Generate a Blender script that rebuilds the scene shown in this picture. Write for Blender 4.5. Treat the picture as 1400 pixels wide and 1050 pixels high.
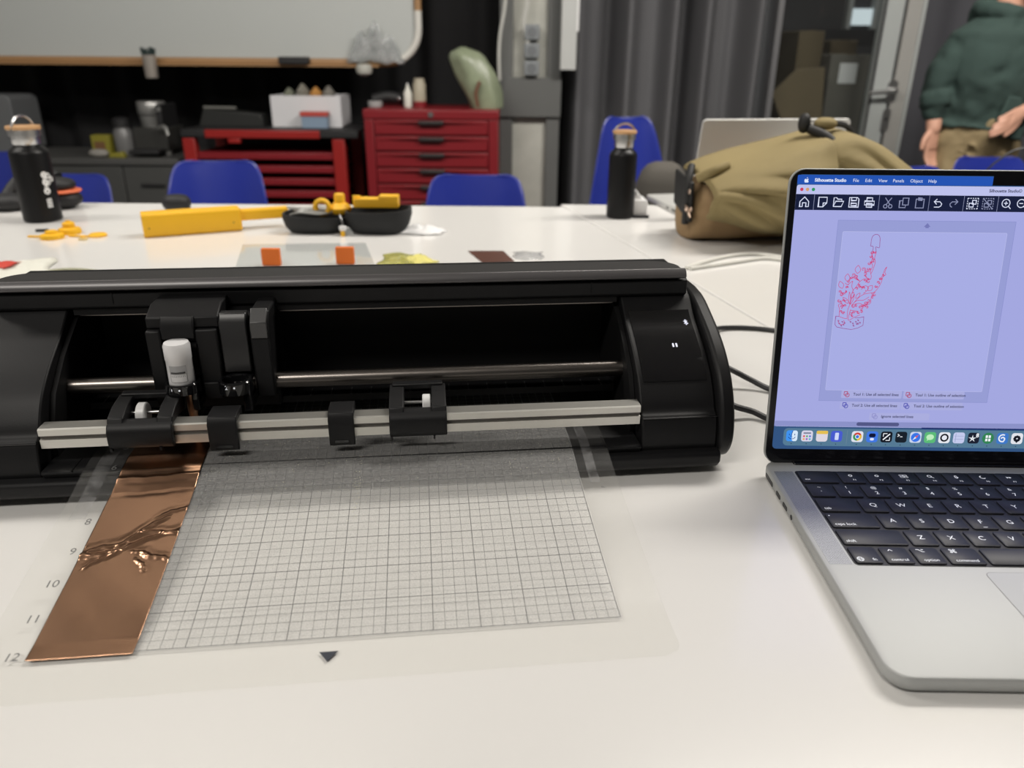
import bpy, bmesh, math, random
from mathutils import Vector, Matrix
random.seed(7)
scene = bpy.context.scene
for o in list(bpy.data.objects): bpy.data.objects.remove(o)
COL = scene.collection
R = math.radians

# ------------------------------------------------------------------ camera
F, H, PITCH, ROLL = 1058.44, .28862, .400223, .0087022      # focal length in px of a 1400x1050 frame, metres, radians
FW = Vector((0, math.cos(PITCH), -math.sin(PITCH)))
UP0 = Vector((0, math.sin(PITCH), math.cos(PITCH)))
R0 = Vector((1, 0, 0))
RT = math.cos(ROLL)*R0 + math.sin(ROLL)*UP0
UP = -math.sin(ROLL)*R0 + math.cos(ROLL)*UP0
EYE = Vector((0, 0, H))
cam = bpy.data.cameras.new('camera')
camo = bpy.data.objects.new('camera', cam); COL.objects.link(camo)
camo.matrix_world = Matrix(((RT.x, UP.x, -FW.x, EYE.x), (RT.y, UP.y, -FW.y, EYE.y), (RT.z, UP.z, -FW.z, EYE.z), (0, 0, 0, 1)))
cam.sensor_fit = 'HORIZONTAL'; cam.sensor_width = 36; cam.lens = 36*F/1400
cam.clip_start = .01; cam.clip_end = 60
cam.dof.use_dof = True; cam.dof.focus_distance = .55; cam.dof.aperture_fstop = 7.5
scene.camera = camo

# ------------------------------------------------------------------ world, lights, exposure
w = bpy.data.worlds.new('world'); scene.world = w; w.use_nodes = True
w.node_tree.nodes['Background'].inputs[0].default_value = (.80, .79, .77, 1)
w.node_tree.nodes['Background'].inputs[1].default_value = .42
FLOOR = -.85; CEIL = 2.05
def area(name, loc, sx, sy, power, col=(1, .95, .88), target=None):
    l = bpy.data.lights.new(name, 'AREA'); l.shape = 'RECTANGLE'; l.size = sx; l.size_y = sy
    l.energy = power; l.color = col
    o = bpy.data.objects.new(name, l); COL.objects.link(o); o.location = loc
    if target is not None:
        o.rotation_euler = (Vector(target)-Vector(loc)).to_track_quat('-Z', 'Y').to_euler()
    return o
area('ceiling_lamp_light', (1.05, 1.50, CEIL-.06), 1.3, .30, 37)
area('ceiling_lamp_light', (-2.35, 1.10, CEIL-.06), 1.3, .30, 34)
area('ceiling_lamp_light', (-1.0, -.9, CEIL-.06), 1.3, .30, 38)
area('added_wall_fill_light', (-1.0, 1.75, CEIL-.12), 1.2, .20, 36, target=(-1.2, 4.4, .15))  # this and the next: unseen lights added to brighten the background
area('added_wall_fill_light', (1.7, 1.75, CEIL-.12), 1.2, .20, 62, target=(1.3, 4.4, .15))
scene.view_settings.view_transform = 'Standard'
scene.view_settings.look = 'None'
scene.view_settings.exposure = 0.0
scene.view_settings.gamma = 1.0
scene.view_settings.use_curve_mapping = False

# ------------------------------------------------------------------ helpers
def ray(x, y): return FW + (x-700)/F*RT + (525-y)/F*UP
def tp(x, y, z=0):                       # point on the horizontal plane at height z
    d = ray(x, y); return EYE + d*((z-H)/d.z)
def gp(x, y, Y):                         # point on the upright plane at distance Y
    d = ray(x, y); return EYE + d*(Y/d.y)

MATS = {}
def mat(name, col=(.5, .5, .5), rough=.5, metal=0, var=0, vscale=8, bump=0, bscale=60, coat=0, spec=.5, emit=None, es=0, stretch=None):
    if name in MATS: return MATS[name]
    m = bpy.data.materials.new(name); m.use_nodes = True; nt = m.node_tree; N = nt.nodes; L = nt.links
    b = N['Principled BSDF']
    b.inputs['Base Color'].default_value = (*col, 1); b.inputs['Roughness'].default_value = rough
    b.inputs['Metallic'].default_value = metal; b.inputs['Coat Weight'].default_value = coat
    b.inputs['Coat Roughness'].default_value = .08
    b.inputs['Specular IOR Level'].default_value = spec
    if emit: b.inputs['Emission Color'].default_value = (*emit, 1); b.inputs['Emission Strength'].default_value = es
    tc = N.new('ShaderNodeTexCoord')
    vec = tc.outputs['Object']
    if stretch:
        mp = N.new('ShaderNodeMapping'); mp.inputs['Scale'].default_value = stretch; L.new(vec, mp.inputs[0]); vec = mp.outputs[0]
    n = N.new('ShaderNodeTexNoise'); n.inputs['Scale'].default_value = vscale; n.inputs['Detail'].default_value = 4; L.new(vec, n.inputs['Vector'])
    mr = N.new('ShaderNodeMapRange'); mr.inputs['To Min'].default_value = 1-max(var, .02); mr.inputs['To Max'].default_value = 1+max(var, .02)
    L.new(n.outputs[0], mr.inputs[0])
    mx = N.new('ShaderNodeMix'); mx.data_type = 'RGBA'; mx.blend_type = 'MULTIPLY'; mx.inputs[0].default_value = 1
    mx.inputs[6].default_value = (*col, 1); L.new(mr.outputs[0], mx.inputs[7]); L.new(mx.outputs[2], b.inputs['Base Color'])
    if bump:
        n2 = N.new('ShaderNodeTexNoise'); n2.inputs['Scale'].default_value = bscale; n2.inputs['Detail'].default_value = 3; L.new(vec, n2.inputs['Vector'])
        bp = N.new('ShaderNodeBump'); bp.inputs['Strength'].default_value = bump; bp.inputs['Distance'].default_value = .002
        L.new(n2.outputs[0], bp.inputs['Height']); L.new(bp.outputs[0], b.inputs['Normal'])
    MATS[name] = m; return m
def emat(name, col, s=1.0):
    if name in MATS: return MATS[name]
    m = bpy.data.materials.new(name); m.use_nodes = True; nt = m.node_tree; nt.nodes.clear()
    e = nt.nodes.new('ShaderNodeEmission'); e.inputs[0].default_value = (*col, 1); e.inputs[1].default_value = s
    o = nt.nodes.new('ShaderNodeOutputMaterial'); nt.links.new(e.outputs[0], o.inputs[0])
    MATS[name] = m; return m
def srgb(r, g, b):
    f = lambda c: (c/255/12.92) if c/255 <= .04045 else ((c/255+.055)/1.055)**2.4
    return (f(r), f(g), f(b))
def clear(name, tint=(1, 1, 1), haze=.0, hazecol=(.7, .7, .7), gloss=.06, rough=.1, var=0.0, vscale=300, fres=True):
    if name in MATS: return MATS[name]
    m = bpy.data.materials.new(name); m.use_nodes = True; nt = m.node_tree; N = nt.nodes; L = nt.links; N.clear()
    t = N.new('ShaderNodeBsdfTransparent'); t.inputs[0].default_value = (*tint, 1)
    d = N.new('ShaderNodeBsdfDiffuse'); d.inputs[0].default_value = (*hazecol, 1)
    g = N.new('ShaderNodeBsdfGlossy'); g.inputs['Roughness'].default_value = rough
    m1 = N.new('ShaderNodeMixShader'); m1.inputs[0].default_value = haze
    if var:
        tc = N.new('ShaderNodeTexCoord'); n = N.new('ShaderNodeTexNoise'); n.inputs['Scale'].default_value = vscale; n.inputs['Detail'].default_value = 5
        L.new(tc.outputs['Object'], n.inputs['Vector'])
        mr = N.new('ShaderNodeMapRange'); mr.inputs[1].default_value = .35; mr.inputs[2].default_value = .7
        mr.inputs['To Min'].default_value = haze*(1-var); mr.inputs['To Max'].default_value = haze*(1+var); L.new(n.outputs[0], mr.inputs[0]); L.new(mr.outputs[0], m1.inputs[0])
    L.new(t.outputs[0], m1.inputs[1]); L.new(d.outputs[0], m1.inputs[2])
    m2 = N.new('ShaderNodeMixShader'); L.new(m1.outputs[0], m2.inputs[1]); L.new(g.outputs[0], m2.inputs[2])
    if fres:
        lw = N.new('ShaderNodeFresnel'); lw.inputs[0].default_value = 1.45
        mu = N.new('ShaderNodeMath'); mu.operation = 'MULTIPLY'; mu.inputs[1].default_value = gloss/.06; ge = N.new('ShaderNodeNewGeometry'); iv = N.new('ShaderNodeMath'); iv.operation = 'SUBTRACT'; iv.inputs[0].default_value = 1; L.new(ge.outputs['Backfacing'], iv.inputs[1])
        m3 = N.new('ShaderNodeMath'); m3.operation = 'MULTIPLY'; L.new(iv.outputs[0], m3.inputs[1])
        L.new(lw.outputs[0], mu.inputs[0]); L.new(mu.outputs[0], m3.inputs[0]); L.new(m3.outputs[0], m2.inputs[0])
    else: m2.inputs[0].default_value = gloss
    o = N.new('ShaderNodeOutputMaterial'); L.new(m2.outputs[0], o.inputs[0])
    MATS[name] = m; return m

_txt = {}
def text_geo(txt, size, align='CENTER', bold=0.0):
    k = (txt, align, bold)
    if k not in _txt:
        cu = bpy.data.curves.new('t', 'FONT'); cu.body = txt; cu.size = 1; cu.align_x = align; cu.align_y = 'CENTER'; cu.resolution_u = 3; cu.offset = bold
        o = bpy.data.objects.new('t', cu); COL.objects.link(o)
        dg = bpy.context.evaluated_depsgraph_get(); me = bpy.data.meshes.new_from_object(o.evaluated_get(dg))
        _txt[k] = ([v.co.copy() for v in me.vertices], [tuple(p.vertices) for p in me.polygons])
        bpy.data.objects.remove(o); bpy.data.curves.remove(cu); bpy.data.meshes.remove(me)
    v, f = _txt[k]
    return [p*size for p in v], f

def catmull(pts, n=6, closed=False):
    P = [Vector(p) for p in pts]; out = []; m = len(P)
    for i in range(m if closed else m-1):
        if closed: a, b, c, d = P[(i-1) % m], P[i], P[(i+1) % m], P[(i+2) % m]
        else: a, b, c, d = P[max(i-1, 0)], P[i], P[i+1], P[min(i+2, m-1)]
        for k in range(n):
            t = k/n
            out.append(.5*((2*b)+(c-a)*t+(2*a-5*b+4*c-d)*t*t+(3*b-a-3*c+d)*t**3))
    if not closed: out.append(P[-1].copy())
    return out
def rrect(x0, x1, y0, y1, r, n=5):
    out = []
    for cx, cy, a0 in ((x1-r, y1-r, 0), (x0+r, y1-r, 90), (x0+r, y0+r, 180), (x1-r, y0+r, 270)):
        for k in range(n+1):
            a = R(a0+90*k/n); out.append((cx+r*math.cos(a), cy+r*math.sin(a)))
    return out

class MB:
    def __init__(s): s.v = []; s.f = []
    def add(s, vs, fs, M=None):
        o = len(s.v)
        s.v += [tuple((M @ Vector(p)) if M is not None else p) for p in vs]
        s.f += [tuple(i+o for i in f) for f in fs]; return s
    def box(s, x0, x1, y0, y1, z0, z1, M=None):
        return s.add([(x0, y0, z0), (x1, y0, z0), (x1, y1, z0), (x0, y1, z0), (x0, y0, z1), (x1, y0, z1), (x1, y1, z1), (x0, y1, z1)],
                     [(3, 2, 1, 0), (4, 5, 6, 7), (0, 1, 5, 4), (1, 2, 6, 5), (2, 3, 7, 6), (3, 0, 4, 7)], M)
    def prism(s, poly, a0, a1, axis='z', M=None):
        n = len(poly)
        def P(p, a): return {'z': (p[0], p[1], a), 'x': (a, p[0], p[1]), 'y': (p[0], a, p[1])}[axis]
        vs = [P(p, a0) for p in poly]+[P(p, a1) for p in poly]
        fs = [tuple(range(n-1, -1, -1)), tuple(range(n, 2*n))]+[(i, (i+1) % n, n+(i+1) % n, n+i) for i in range(n)]
        return s.add(vs, fs, M)
    def loft(s, rings, caps=True, M=None, closed=True):
        n = len(rings[0]); vs = [p for r in rings for p in r]; fs = []
        for k in range(len(rings)-1):
            for i in range(n if closed else n-1):
                fs.append((k*n+i, k*n+(i+1) % n, (k+1)*n+(i+1) % n, (k+1)*n+i))
        if caps: fs += [tuple(range(n-1, -1, -1)), tuple(range((len(rings)-1)*n, len(rings)*n))]
        return s.add(vs, fs, M)
    def tube(s, pts, r, n=10, M=None, closed=False):
        P = [Vector(p) for p in pts]; m = len(P); rings = []; prev = None
        for i, p in enumerate(P):
            a = P[(i-1) % m] if (closed or i > 0) else P[i]; b = P[(i+1) % m] if (closed or i < m-1) else P[i]
            t = (b-a).normalized()
            if prev is None:
                u = t.orthogonal().normalized()
            else: u = (prev-t*prev.dot(t)).normalized()
            prev = u; v = t.cross(u); rr = r[i] if isinstance(r, (list, tuple)) else r
            rings.append([p+(u*math.cos(2*math.pi*k/n)+v*math.sin(2*math.pi*k/n))*rr for k in range(n)])
        if closed:
            rings.append(rings[0]); return s.loft(rings, False, M)
        return s.loft(rings, True, M)
    def lathe(s, prof, n=28, M=None):
        rings = [[(r*math.cos(2*math.pi*k/n), r*math.sin(2*math.pi*k/n), z) for k in range(n)] for r, z in prof]
        return s.loft(rings, True, M)
    def grid(s, nx, ny, fn, M=None):
        vs = [fn(i/nx, j/ny) for j in range(ny+1) for i in range(nx+1)]
        fs = [(j*(nx+1)+i, j*(nx+1)+i+1, (j+1)*(nx+1)+i+1, (j+1)*(nx+1)+i) for j in range(ny) for i in range(nx)]
        return s.add(vs, fs, M)
    def poly(s, pts, M=None): return s.add([(p[0], p[1], p[2] if len(p) > 2 else 0) for p in pts], [tuple(range(len(pts)))], M)
    def text(s, t, size, M, align='CENTER', bold=0.0):
        v, f = text_geo(t, size, align, bold); return s.add(v, f, M)
    def stroke(s, pts, wd, M=None, closed=False, z=0):
        P = [Vector((p[0], p[1])) for p in pts]; m = len(P)
        if m < 2: return s
        L_, R_ = [], []
        for i, p in enumerate(P):
            a = P[(i-1) % m] if (closed or i > 0) else P[i]; b = P[(i+1) % m] if (closed or i < m-1) else P[i]
            t = (b-a)
            t = t.normalized() if t.length > 1e-9 else Vector((1, 0))
            nn = Vector((-t.y, t.x))*wd/2
            if i not in (0, m-1) or closed:
                d1 = (p-a).normalized() if (p-a).length > 1e-9 else t
                c = max(.5, abs(d1.dot(t))); nn = nn/c
            L_.append(p+nn); R_.append(p-nn)
        vs = [(q.x, q.y, z) for q in L_]+[(q.x, q.y, z) for q in R_]
        fs = [(i, (i+1) % m, m+(i+1) % m, m+i) for i in range(m if closed else m-1)]
        return s.add(vs, fs, M)
    def build(s, name, m, parent=None, smooth=40, bevel=0, seg=2, flip=True, loc=None, rotz=0):
        me = bpy.data.meshes.new(name); me.from_pydata(s.v, [], s.f); me.update()
        if flip:
            bm = bmesh.new(); bm.from_mesh(me); bmesh.ops.recalc_face_normals(bm, faces=bm.faces); bm.to_mesh(me); bm.free()
        me.materials.append(m)
        if smooth:
            me.polygons.foreach_set('use_smooth', [True]*len(me.polygons)); me.set_sharp_from_angle(angle=R(smooth))
        o = bpy.data.objects.new(name, me); COL.objects.link(o)
        if parent is not None: o.parent = parent
        if loc is not None: o.location = loc; o.rotation_euler = (0, 0, rotz)
        if bevel:
            b = o.modifiers.new('Bevel', 'BEVEL'); b.width = bevel; b.segments = seg; b.limit_method = 'ANGLE'; b.angle_limit = R(40)
        return o
def tag(o, label=None, cat=None, group=None, kind=None):
    if label: o['label'] = label
    if cat: o['category'] = cat
    if group: o['group'] = group
    if kind: o['kind'] = kind
    return o
def thing(name, label, cat, loc=(0, 0, 0), rotz=0, group=None):
    o = bpy.data.objects.new(name, None); COL.objects.link(o); o.location = loc; o.rotation_euler = (0, 0, rotz); o.empty_display_size = .05
    return tag(o, label, cat, group)
def copy_tree(o, parent=None):
    c = o.copy(); COL.objects.link(c); c.parent = parent
    for ch in list(o.children): copy_tree(ch, c)
    return c
def subsurf(o, n=1):
    m = o.modifiers.new('Subsurf', 'SUBSURF'); m.levels = n; m.render_levels = n
def T(x, y, z): return Matrix.Translation((x, y, z))

# ------------------------------------------------------------------ materials
m_table = mat('table_white', (.80, .79, .77), .22, var=.02, vscale=2, coat=.3)
m_black = mat('machine_plastic', (.0075, .0075, .0083), .48, spec=.26, var=.08, bump=.05, bscale=1500)
m_black2 = mat('machine_plastic_dull', (.005, .005, .0055), .6, spec=.25)
m_gloss = mat('glossy_black', (.006, .006, .007), .08, coat=.3)
m_lidtrim = mat('lid_trim', (.10, .095, .098), .32, metal=.2)
m_chrome = mat('brushed_rod', (.22, .20, .185), .30, metal=1, var=.1, vscale=30, stretch=(1, 30, 30))
m_alu = mat('aluminium_bar', (.66, .65, .61), .38, metal=.9, var=.05, vscale=20, stretch=(1, 20, 20))
m_white = mat('white_plastic', (.78, .78, .78), .35)
m_laptop = mat('laptop_aluminium', (.42, .43, .425), .50, metal=.3, bump=.02, bscale=2500)
m_key = mat('key_black', (.014, .015, .022), .48, bump=.03, bscale=2500)
m_well = mat('keyboard_well', (.006, .006, .008), .5)
m_legend = mat('key_legend', (.8, .82, .85), .5, emit=(.8, .84, .9), es=.35)
m_bezel = mat('screen_bezel', (.006, .006, .008), .12)
m_yellow = mat('yellow_print', (.86, .47, .012), .45, var=.05, bump=.1, bscale=400, stretch=(1, 1, 6))
m_blue = mat('blue_shell', (.016, .028, .235), .28, var=.04, coat=.2)
m_red = mat('red_paint', (.19, .010, .015), .38, var=.05)
m_steel = mat('steel', (.5, .5, .5), .3, metal=1)
m_dark = mat('dark_fabric', (.012, .012, .013), .8, var=.2, vscale=4)
m_bottle = mat('bottle_black', (.0045, .0045, .005), .40, spec=.3)
m_bamboo = mat('bamboo', (.52, .30, .14), .5, var=.15, vscale=40)
m_paper = mat('paper_white', (.8, .8, .8), .7)
m_rubber = mat('cable_black', (.012, .012, .014), .5)

# ------------------------------------------------------------------ room
def struct(o): o['kind'] = 'structure'; return o
m_floor = mat('floor_concrete', (.10, .10, .10), .6, var=.2, vscale=3)
m_ceil = mat('ceiling_paint', (.34, .33, .31), .8)
m_wall = mat('wall_dark', (.030, .030, .033), .8, var=.1, vscale=2)
struct(MB().box(-4, 4, -2.5, 7, FLOOR-.05, FLOOR).build('floor', m_floor, smooth=0))
struct(MB().box(-4, 4, -2.5, 7, CEIL, CEIL+.05).build('ceiling', m_ceil, smooth=0))
WY = 4.85
xa = gp(1052, 110, 4.3).x; xb = gp(1250, 110, 4.3).x
struct(MB().box(-4, xa, WY, WY+.1, FLOOR, CEIL).box(xb+.03, 4, WY, WY+.1, FLOOR, CEIL).box(xa, xb+.03, WY, WY+.1, 1.55, CEIL).build('wall_back', m_wall, smooth=0))
struct(MB().box(-4.05, -4, -2.5, 7, FLOOR, CEIL).build('wall_left', mat('wall_grey', (.30, .30, .30), .8), smooth=0))
struct(MB().box(4, 4.05, -2.5, 7, FLOOR, CEIL).build('wall_right', MATS['wall_grey'], smooth=0))
struct(MB().box(-4, 4, -2.55, -2.5, FLOOR, CEIL).build('wall_front', mat('wall_front_grey', (.20, .20, .20), .8), smooth=0))
struct(MB().box(-4, 4, 6.95, 7, FLOOR, CEIL).build('wall_storeroom', m_wall, smooth=0))

# work tables, split by the seam
s0 = tp(860, 335); s1 = tp(1055, 450); sd = (s0-s1)/(s0.y-s1.y)
sx = lambda y: s1.x + sd.x*(y-s1.y)
TF = 1.635; TN = -.25
m_tleg = mat('table_leg', (.5, .5, .5), .4, metal=.6)
def table(poly, label, legs):
    c = Vector((sum(p[0] for p in poly)/4, sum(p[1] for p in poly)/4, FLOOR))
    t = thing('work_table', label, 'table', c, group='white work tables')
    MB().prism([(p[0]-c.x, p[1]-c.y) for p in poly], -.028-c.z, -c.z).build('table_top', m_table, t, smooth=0, bevel=.002)
    for x, y in legs: MB().box(x-c.x-.025, x-c.x+.025, y-c.y-.025, y-c.y+.025, 0, -.028-c.z).build('leg', m_tleg, t, bevel=.004)
table([(-1.75, TN), (sx(TN)-.0012, TN), (sx(TF)-.0012, TF), (-1.75, TF)], 'white work table under the black cutting machine',
      [(-1.7, TN+.06), (-1.7, TF-.06), (sx(TF)-.06, TF-.06), (sx(TN)-.1, TN+.06)])
table([(sx(TN)+.0012, TN), (1.75, TN), (1.75, TF+.03), (sx(TF+.03)+.0012, TF+.03)], 'white work table under the khaki bag and front laptop keyboard side',
      [(1.7, TN+.06), (1.7, TF-.06), (sx(TF)+.06, TF-.06), (sx(TN)+.1, TN+.06)])

# ------------------------------------------------------------------ cutting machine (local frame: s right, t away, z up)
TH = R(6.5); S0, T0 = -.057, .57
MC = Vector((S0*math.cos(TH)-T0*math.sin(TH), S0*math.sin(TH)+T0*math.cos(TH), 0))
mach = thing('cutting_machine', 'long black desktop cutting machine with open lid holding a gridded mat', 'machine', MC, TH)
ML = Matrix.Translation((-S0, -T0, 0))          # (s, t, z) -> local
SL, SR = -.266, .153; EL, ER = -.336, .222
def mpart(mb, name, m=m_black, parent=None, **k):
    mb.v = [(p[0]-S0, p[1]-T0, p[2]) for p in mb.v] if parent is None or parent is mach else mb.v
    return mb.build(name, m, mach if parent is None else parent, **k)
def mp(mb, name, m=m_black, parent=mach, **k):   # any level: all vertices are given in (s, t, z)
    mb.v = [(p[0]-S0, p[1]-T0, p[2]) for p in mb.v]
    return mb.build(name, m, parent, **k)
front = [(.4945, .024), (.4955, .034), (.4985, .0445), (.5035, .0480), (.508, .056), (.517, .068), (.5265, .0765), (.5380, .0845), (.552, .0925), (.565, .0995), (.583, .1125)]
prof = front + [(.600, .120), (.640, .117), (.662, .095), (.668, .03), (.660, .008), (.515, .008), (.497, .014)]
fcurve = [tuple(p) for p in catmull([(p[0], p[1], 0) for p in front], 4)]
hprof = [(p[0], p[1]) for p in fcurve] + prof[len(front):]
for s0_, s1_ in ((EL+.012, SL), (SR, ER-.012)):
    mp(MB().prism(hprof, s0_, s1_, 'x'), 'side_housing', bevel=.0012)
# end plates, a little proud of the housings
def grow(pr, d, cx=.585, cz=.06): return [(cx+(p[0]-cx)*(1+d/.09), cz+(p[1]-cz)*(1+d/.06)) for p in pr]
for s0_, s1_ in ((EL, EL+.0115), (ER-.0115, ER)):
    e = [(p.x, p.y) for p in catmull([(.512, .0065, 0), (.4985, .0125, 0), (.4912, .026, 0), (.4922, .042, 0), (.4985, .058, 0), (.5085, .0725, 0), (.523, .0855, 0), (.541, .096, 0), (.562, .105, 0), (.583, .1125, 0), (.602, .1150, 0)], 4)]+[(.640, .1145), (.664, .097), (.671, .03), (.663, .0065)]
    mp(MB().prism(e, s0_, s1_, 'x'), 'end_plate', bevel=.003, seg=3)
# inner cheeks: dark lining set in from the opening edge
for s0_, s1_ in ((SL+.0005, SL+.004), (SR-.004, SR-.0005)):
    mp(MB().prism([(.514, .027), (.516, .045), (.53, .068), (.555, .087), (.59, .106), (.63, .106), (.63, .027)], s0_, s1_, 'x'), 'inner_cheek', m_black2)
# base tray and lip
mp(MB().prism([(.492, .0235), (.4905, .0255), (.4925, .0268), (.53, .0268), (.64, .0268), (.64, .012), (.50, .012)], SL+.001, SR-.001, 'x'), 'feed_bed', m_black, bevel=.0008)
mp(MB().prism([(.4895, .0205), (.4870, .0185), (.4868, .0125), (.4905, .0075), (.500, .0045), (.66, .0045), (.66, .0105), (.60, .0205)], EL+.014, ER-.010, 'x'), 'base_lip', m_black, bevel=.0015, seg=3)
for s_ in (EL+.05, ER-.05):
    for t_ in (.515, .64): mp(MB().lathe([(.010, 0), (.010, .005)], 16, T(s_, t_, 0)), 'rubber_foot', m_rubber)
# little seam on the feed bed, right of the mat
for s_ in (.143-.018, -.245): mp(MB().box(s_, s_+.0006, .4905, .51, .0266, .0271), 'bed_seam', m_black2, smooth=0)
# rear wall, top beam, rear cover
mp(MB().box(SL, SR, .628, .634, .02, .116), 'rear_wall', m_black2, smooth=0)
mp(MB().prism([(.5825, .1130), (.5805, .1150), (.5800, .1255), (.5840, .1275), (.645, .1275), (.655, .115), (.62, .113)], EL+.020, ER-.016, 'x'), 'top_beam', m_black, bevel=.0008)
mp(MB().box(-.262, .150, .583, .630, .1085, .1129), 'beam_underside', m_black2, smooth=0)
for s_ in (-.232, .128): mp(MB().prism([(.5797, .1262), (.5797, .1175), (.5802, .1175), (.5802, .1262)], s_, s_+.0008, 'x'), 'beam_joint', m_black2, smooth=0)
# lid: folded back, thin, rounded rear corners in plan
def lidplan(x0, x1, y0, y1, r): 
    out = [(x0+.004, y0), (x1-.004, y0), (x1, y0+.004)]
    for k in range(9): a = R(90*k/8); out.append((x1-r+r*math.cos(a), y1-r*.75+r*.75*math.sin(a)))
    for k in range(9): a = R(90+90*k/8); out.append((x0+r+r*math.cos(a), y1-r*.75+r*.75*math.sin(a)))
    return out+[(x0, y0+.004)]
lid = mp(MB().prism(lidplan(EL+.022, ER-.020, .5795, .6105, .026), .1278, .1352), 'lid', mat('lid_plastic', (.030, .029, .029), .5), bevel=.0022, seg=3)
mp(MB().prism([(.5775, .1282), (.5768, .1300), (.5780, .1330), (.5815, .1356), (.5835, .1350), (.583, .1285)], EL+.021, ER-.018, 'x'), 'lid_trim', m_lidtrim, lid, bevel=.0008)
# rails
mp(MB().tube([(SL+.004, .552, .0640), (SR-.004, .552, .0640)], .0062, 24), 'guide_rod', m_chrome)
mp(MB().box(SL+.004, SR-.004, .596, .600, .1080, .1092), 'upper_rail', m_chrome, smooth=0)
mp(MB().box(SL+.004, SR-.004, .592, .596, .1050, .1060), 'upper_rail', m_chrome, smooth=0)
mp(MB().box(SL+.004, SR-.004, .600, .612, .1035, .1095), 'rail_backing', m_black2, smooth=0)
bed = MB().box(SL+.01, SR-.006, .5635, .585, .040, .0455)
mp(bed, 'strip_guide', m_black)
mk = MB()
for k in range(26): mk.box(SL+.02+k*.0153, SL+.0206+k*.0153, .5632, .575, .0455, .0461)
tag(mp(mk, 'guide_notches', mat('notch_grey', (.06, .06, .06), .4), smooth=0), kind='stuff')
# roller bar
BT = .5005
bar = mp(MB().prism([(BT, .0400), (BT, .0463), (BT+.0020, .0466), (BT+.0020, .0490), (BT, .0493), (BT, .0537), (BT+.0012, .0545), (BT+.012, .0545), (BT+.012, .0400)], SL+.001, SR-.001, 'x'), 'roller_bar', m_alu, smooth=20)
mp(MB().box(SL+.001, SR-.001, BT+.0017, BT+.0021, .0467, .0489), 'bar_groove', mat('groove_dark', (.12, .11, .10), .5), bar, smooth=0)
# plain sliding covers on the bar
for s0_, s1_ in ((-.1535, -.1338), (-.0722, -.0545)):
    pc = MB().prism([(BT-.0035, .0345), (BT-.0045, .0375), (BT-.0045, .0545), (BT-.0015, .0590), (BT+.004, .0600), (BT+.0165, .0600), (BT+.0165, .045), (BT+.0135, .045), (BT+.0135, .0555), (BT-.0010, .0550), (BT-.0012, .0345)], s0_, s1_, 'x')
    cv = mp(pc, 'bar_cover', m_black, bevel=.0007)
    mp(MB().box(s0_+.004, s1_-.004, BT-.0049, BT-.0044, .0372, .0392), 'cover_slot', m_gloss, cv, smooth=0)
# pinch rollers clipped on the bar
def pinch(s0_, s1_, wheel_s, wr):
    w_ = s1_-s0_
    a = .0105
    pb_ = MB().prism([(BT-.004, .0395), (BT-.0055, .043), (BT-.0055, .0515), (BT-.0030, .0560), (BT+.003, .0585), (BT+.006, .0575), (BT+.003, .0548), (BT-.0008, .0540), (BT-.0008, .0395)], s0_, s1_, 'x')
    root = mp(pb_, 'pinch_roller', m_black, bevel=.0008)
    for q0, q1 in ((s0_, s0_+a), (s1_-a, s1_)):
        mp(MB().prism([(BT-.002, .0548), (BT+.001, .0600), (BT+.012, .0640), (BT+.030, .0660), (BT+.032, .0600), (BT+.030, .0530), (BT+.013, .0550)], q0, q1, 'x'), 'side_arm', m_black, root, bevel=.0008)
        mp(MB().box(q0+.0005, q0+.002, BT-.0050, BT-.002, .0375, .0400), 'clip', m_black, root)
    mp(MB().box(s0_+.002, s1_-.002, BT+.026, BT+.033, .0630, .0672), 'rear_bridge', m_black, root, bevel=.0008)
    mp(MB().tube([(s0_+.004, BT+.0165, .0570), (s1_-.004, BT+.0165, .0570)], .0012, 10), 'axle', m_steel, root)
    Mx = T(wheel_s, BT+.0165, .0555) @ Matrix.Rotation(R(90), 4, 'Y')
    mp(MB().lathe([(.0015, -.003), (wr-.0007, -.003), (wr, -.0024), (wr, .0024), (wr-.0007, .003), (.0015, .003)], 28, Mx), 'wheel', m_white, root)
    return root
pinch(-.2195, -.1765, -.2010, .0085)
pinch(-.0300, .0105, -.0035, .0070)
# carriage
car = mp(MB().box(-.198, -.114, .5585, .590, .040, .113), 'carriage', m_black2, bevel=.002)
mp(MB().prism([(.545, .1085), (.5455, .1165), (.5605, .1225), (.585, .1225), (.585, .1085)], -.199, -.149, 'x'), 'carriage_hood', m_black, car, bevel=.0012)
mp(MB().box(-.199, -.1885, .540, .585, .050, .1085), 'carriage_side', m_black, car, bevel=.0015)
mp(MB().box(-.1655, -.1500, .541, .585, .060, .1085), 'carriage_face', m_black, car, bevel=.0015)
mp(MB().prism([(.5405, .1015), (.5405, .1120), (.5450, .1185), (.5480, .1160), (.5460, .1015)], -.1885, -.1655, 'x'), 'tool_lever', m_black, car, bevel=.0012)
mp(MB().box(-.1890, -.1650, .5395, .546, .0960, .0985), 'lever_slot', m_black2, car, smooth=0)
mp(MB().prism([(.541, .055), (.541, .1095), (.549, .1195), (.585, .1195), (.585, .055)], -.1275, -.1140, 'x'), 'carriage_arm', m_black, car, bevel=.0015)
mp(MB().prism([(.5400, .1010), (.5400, .1128), (.5485, .1215), (.5497, .1205), (.5420, .1122), (.5420, .1010)], -.1265, -.1150, 'x'), 'arm_cover', mat('arm_grey', (.055, .055, .056), .3), car, bevel=.0005)
mp(MB().prism([(.5440, .074), (.5440, .1120), (.5490, .1180), (.556, .1180), (.556, .074)], -.1492, -.1300, 'x'), 'tool_channel', mat('channel_black', (.022, .022, .023), .35), car, bevel=.001)
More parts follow.
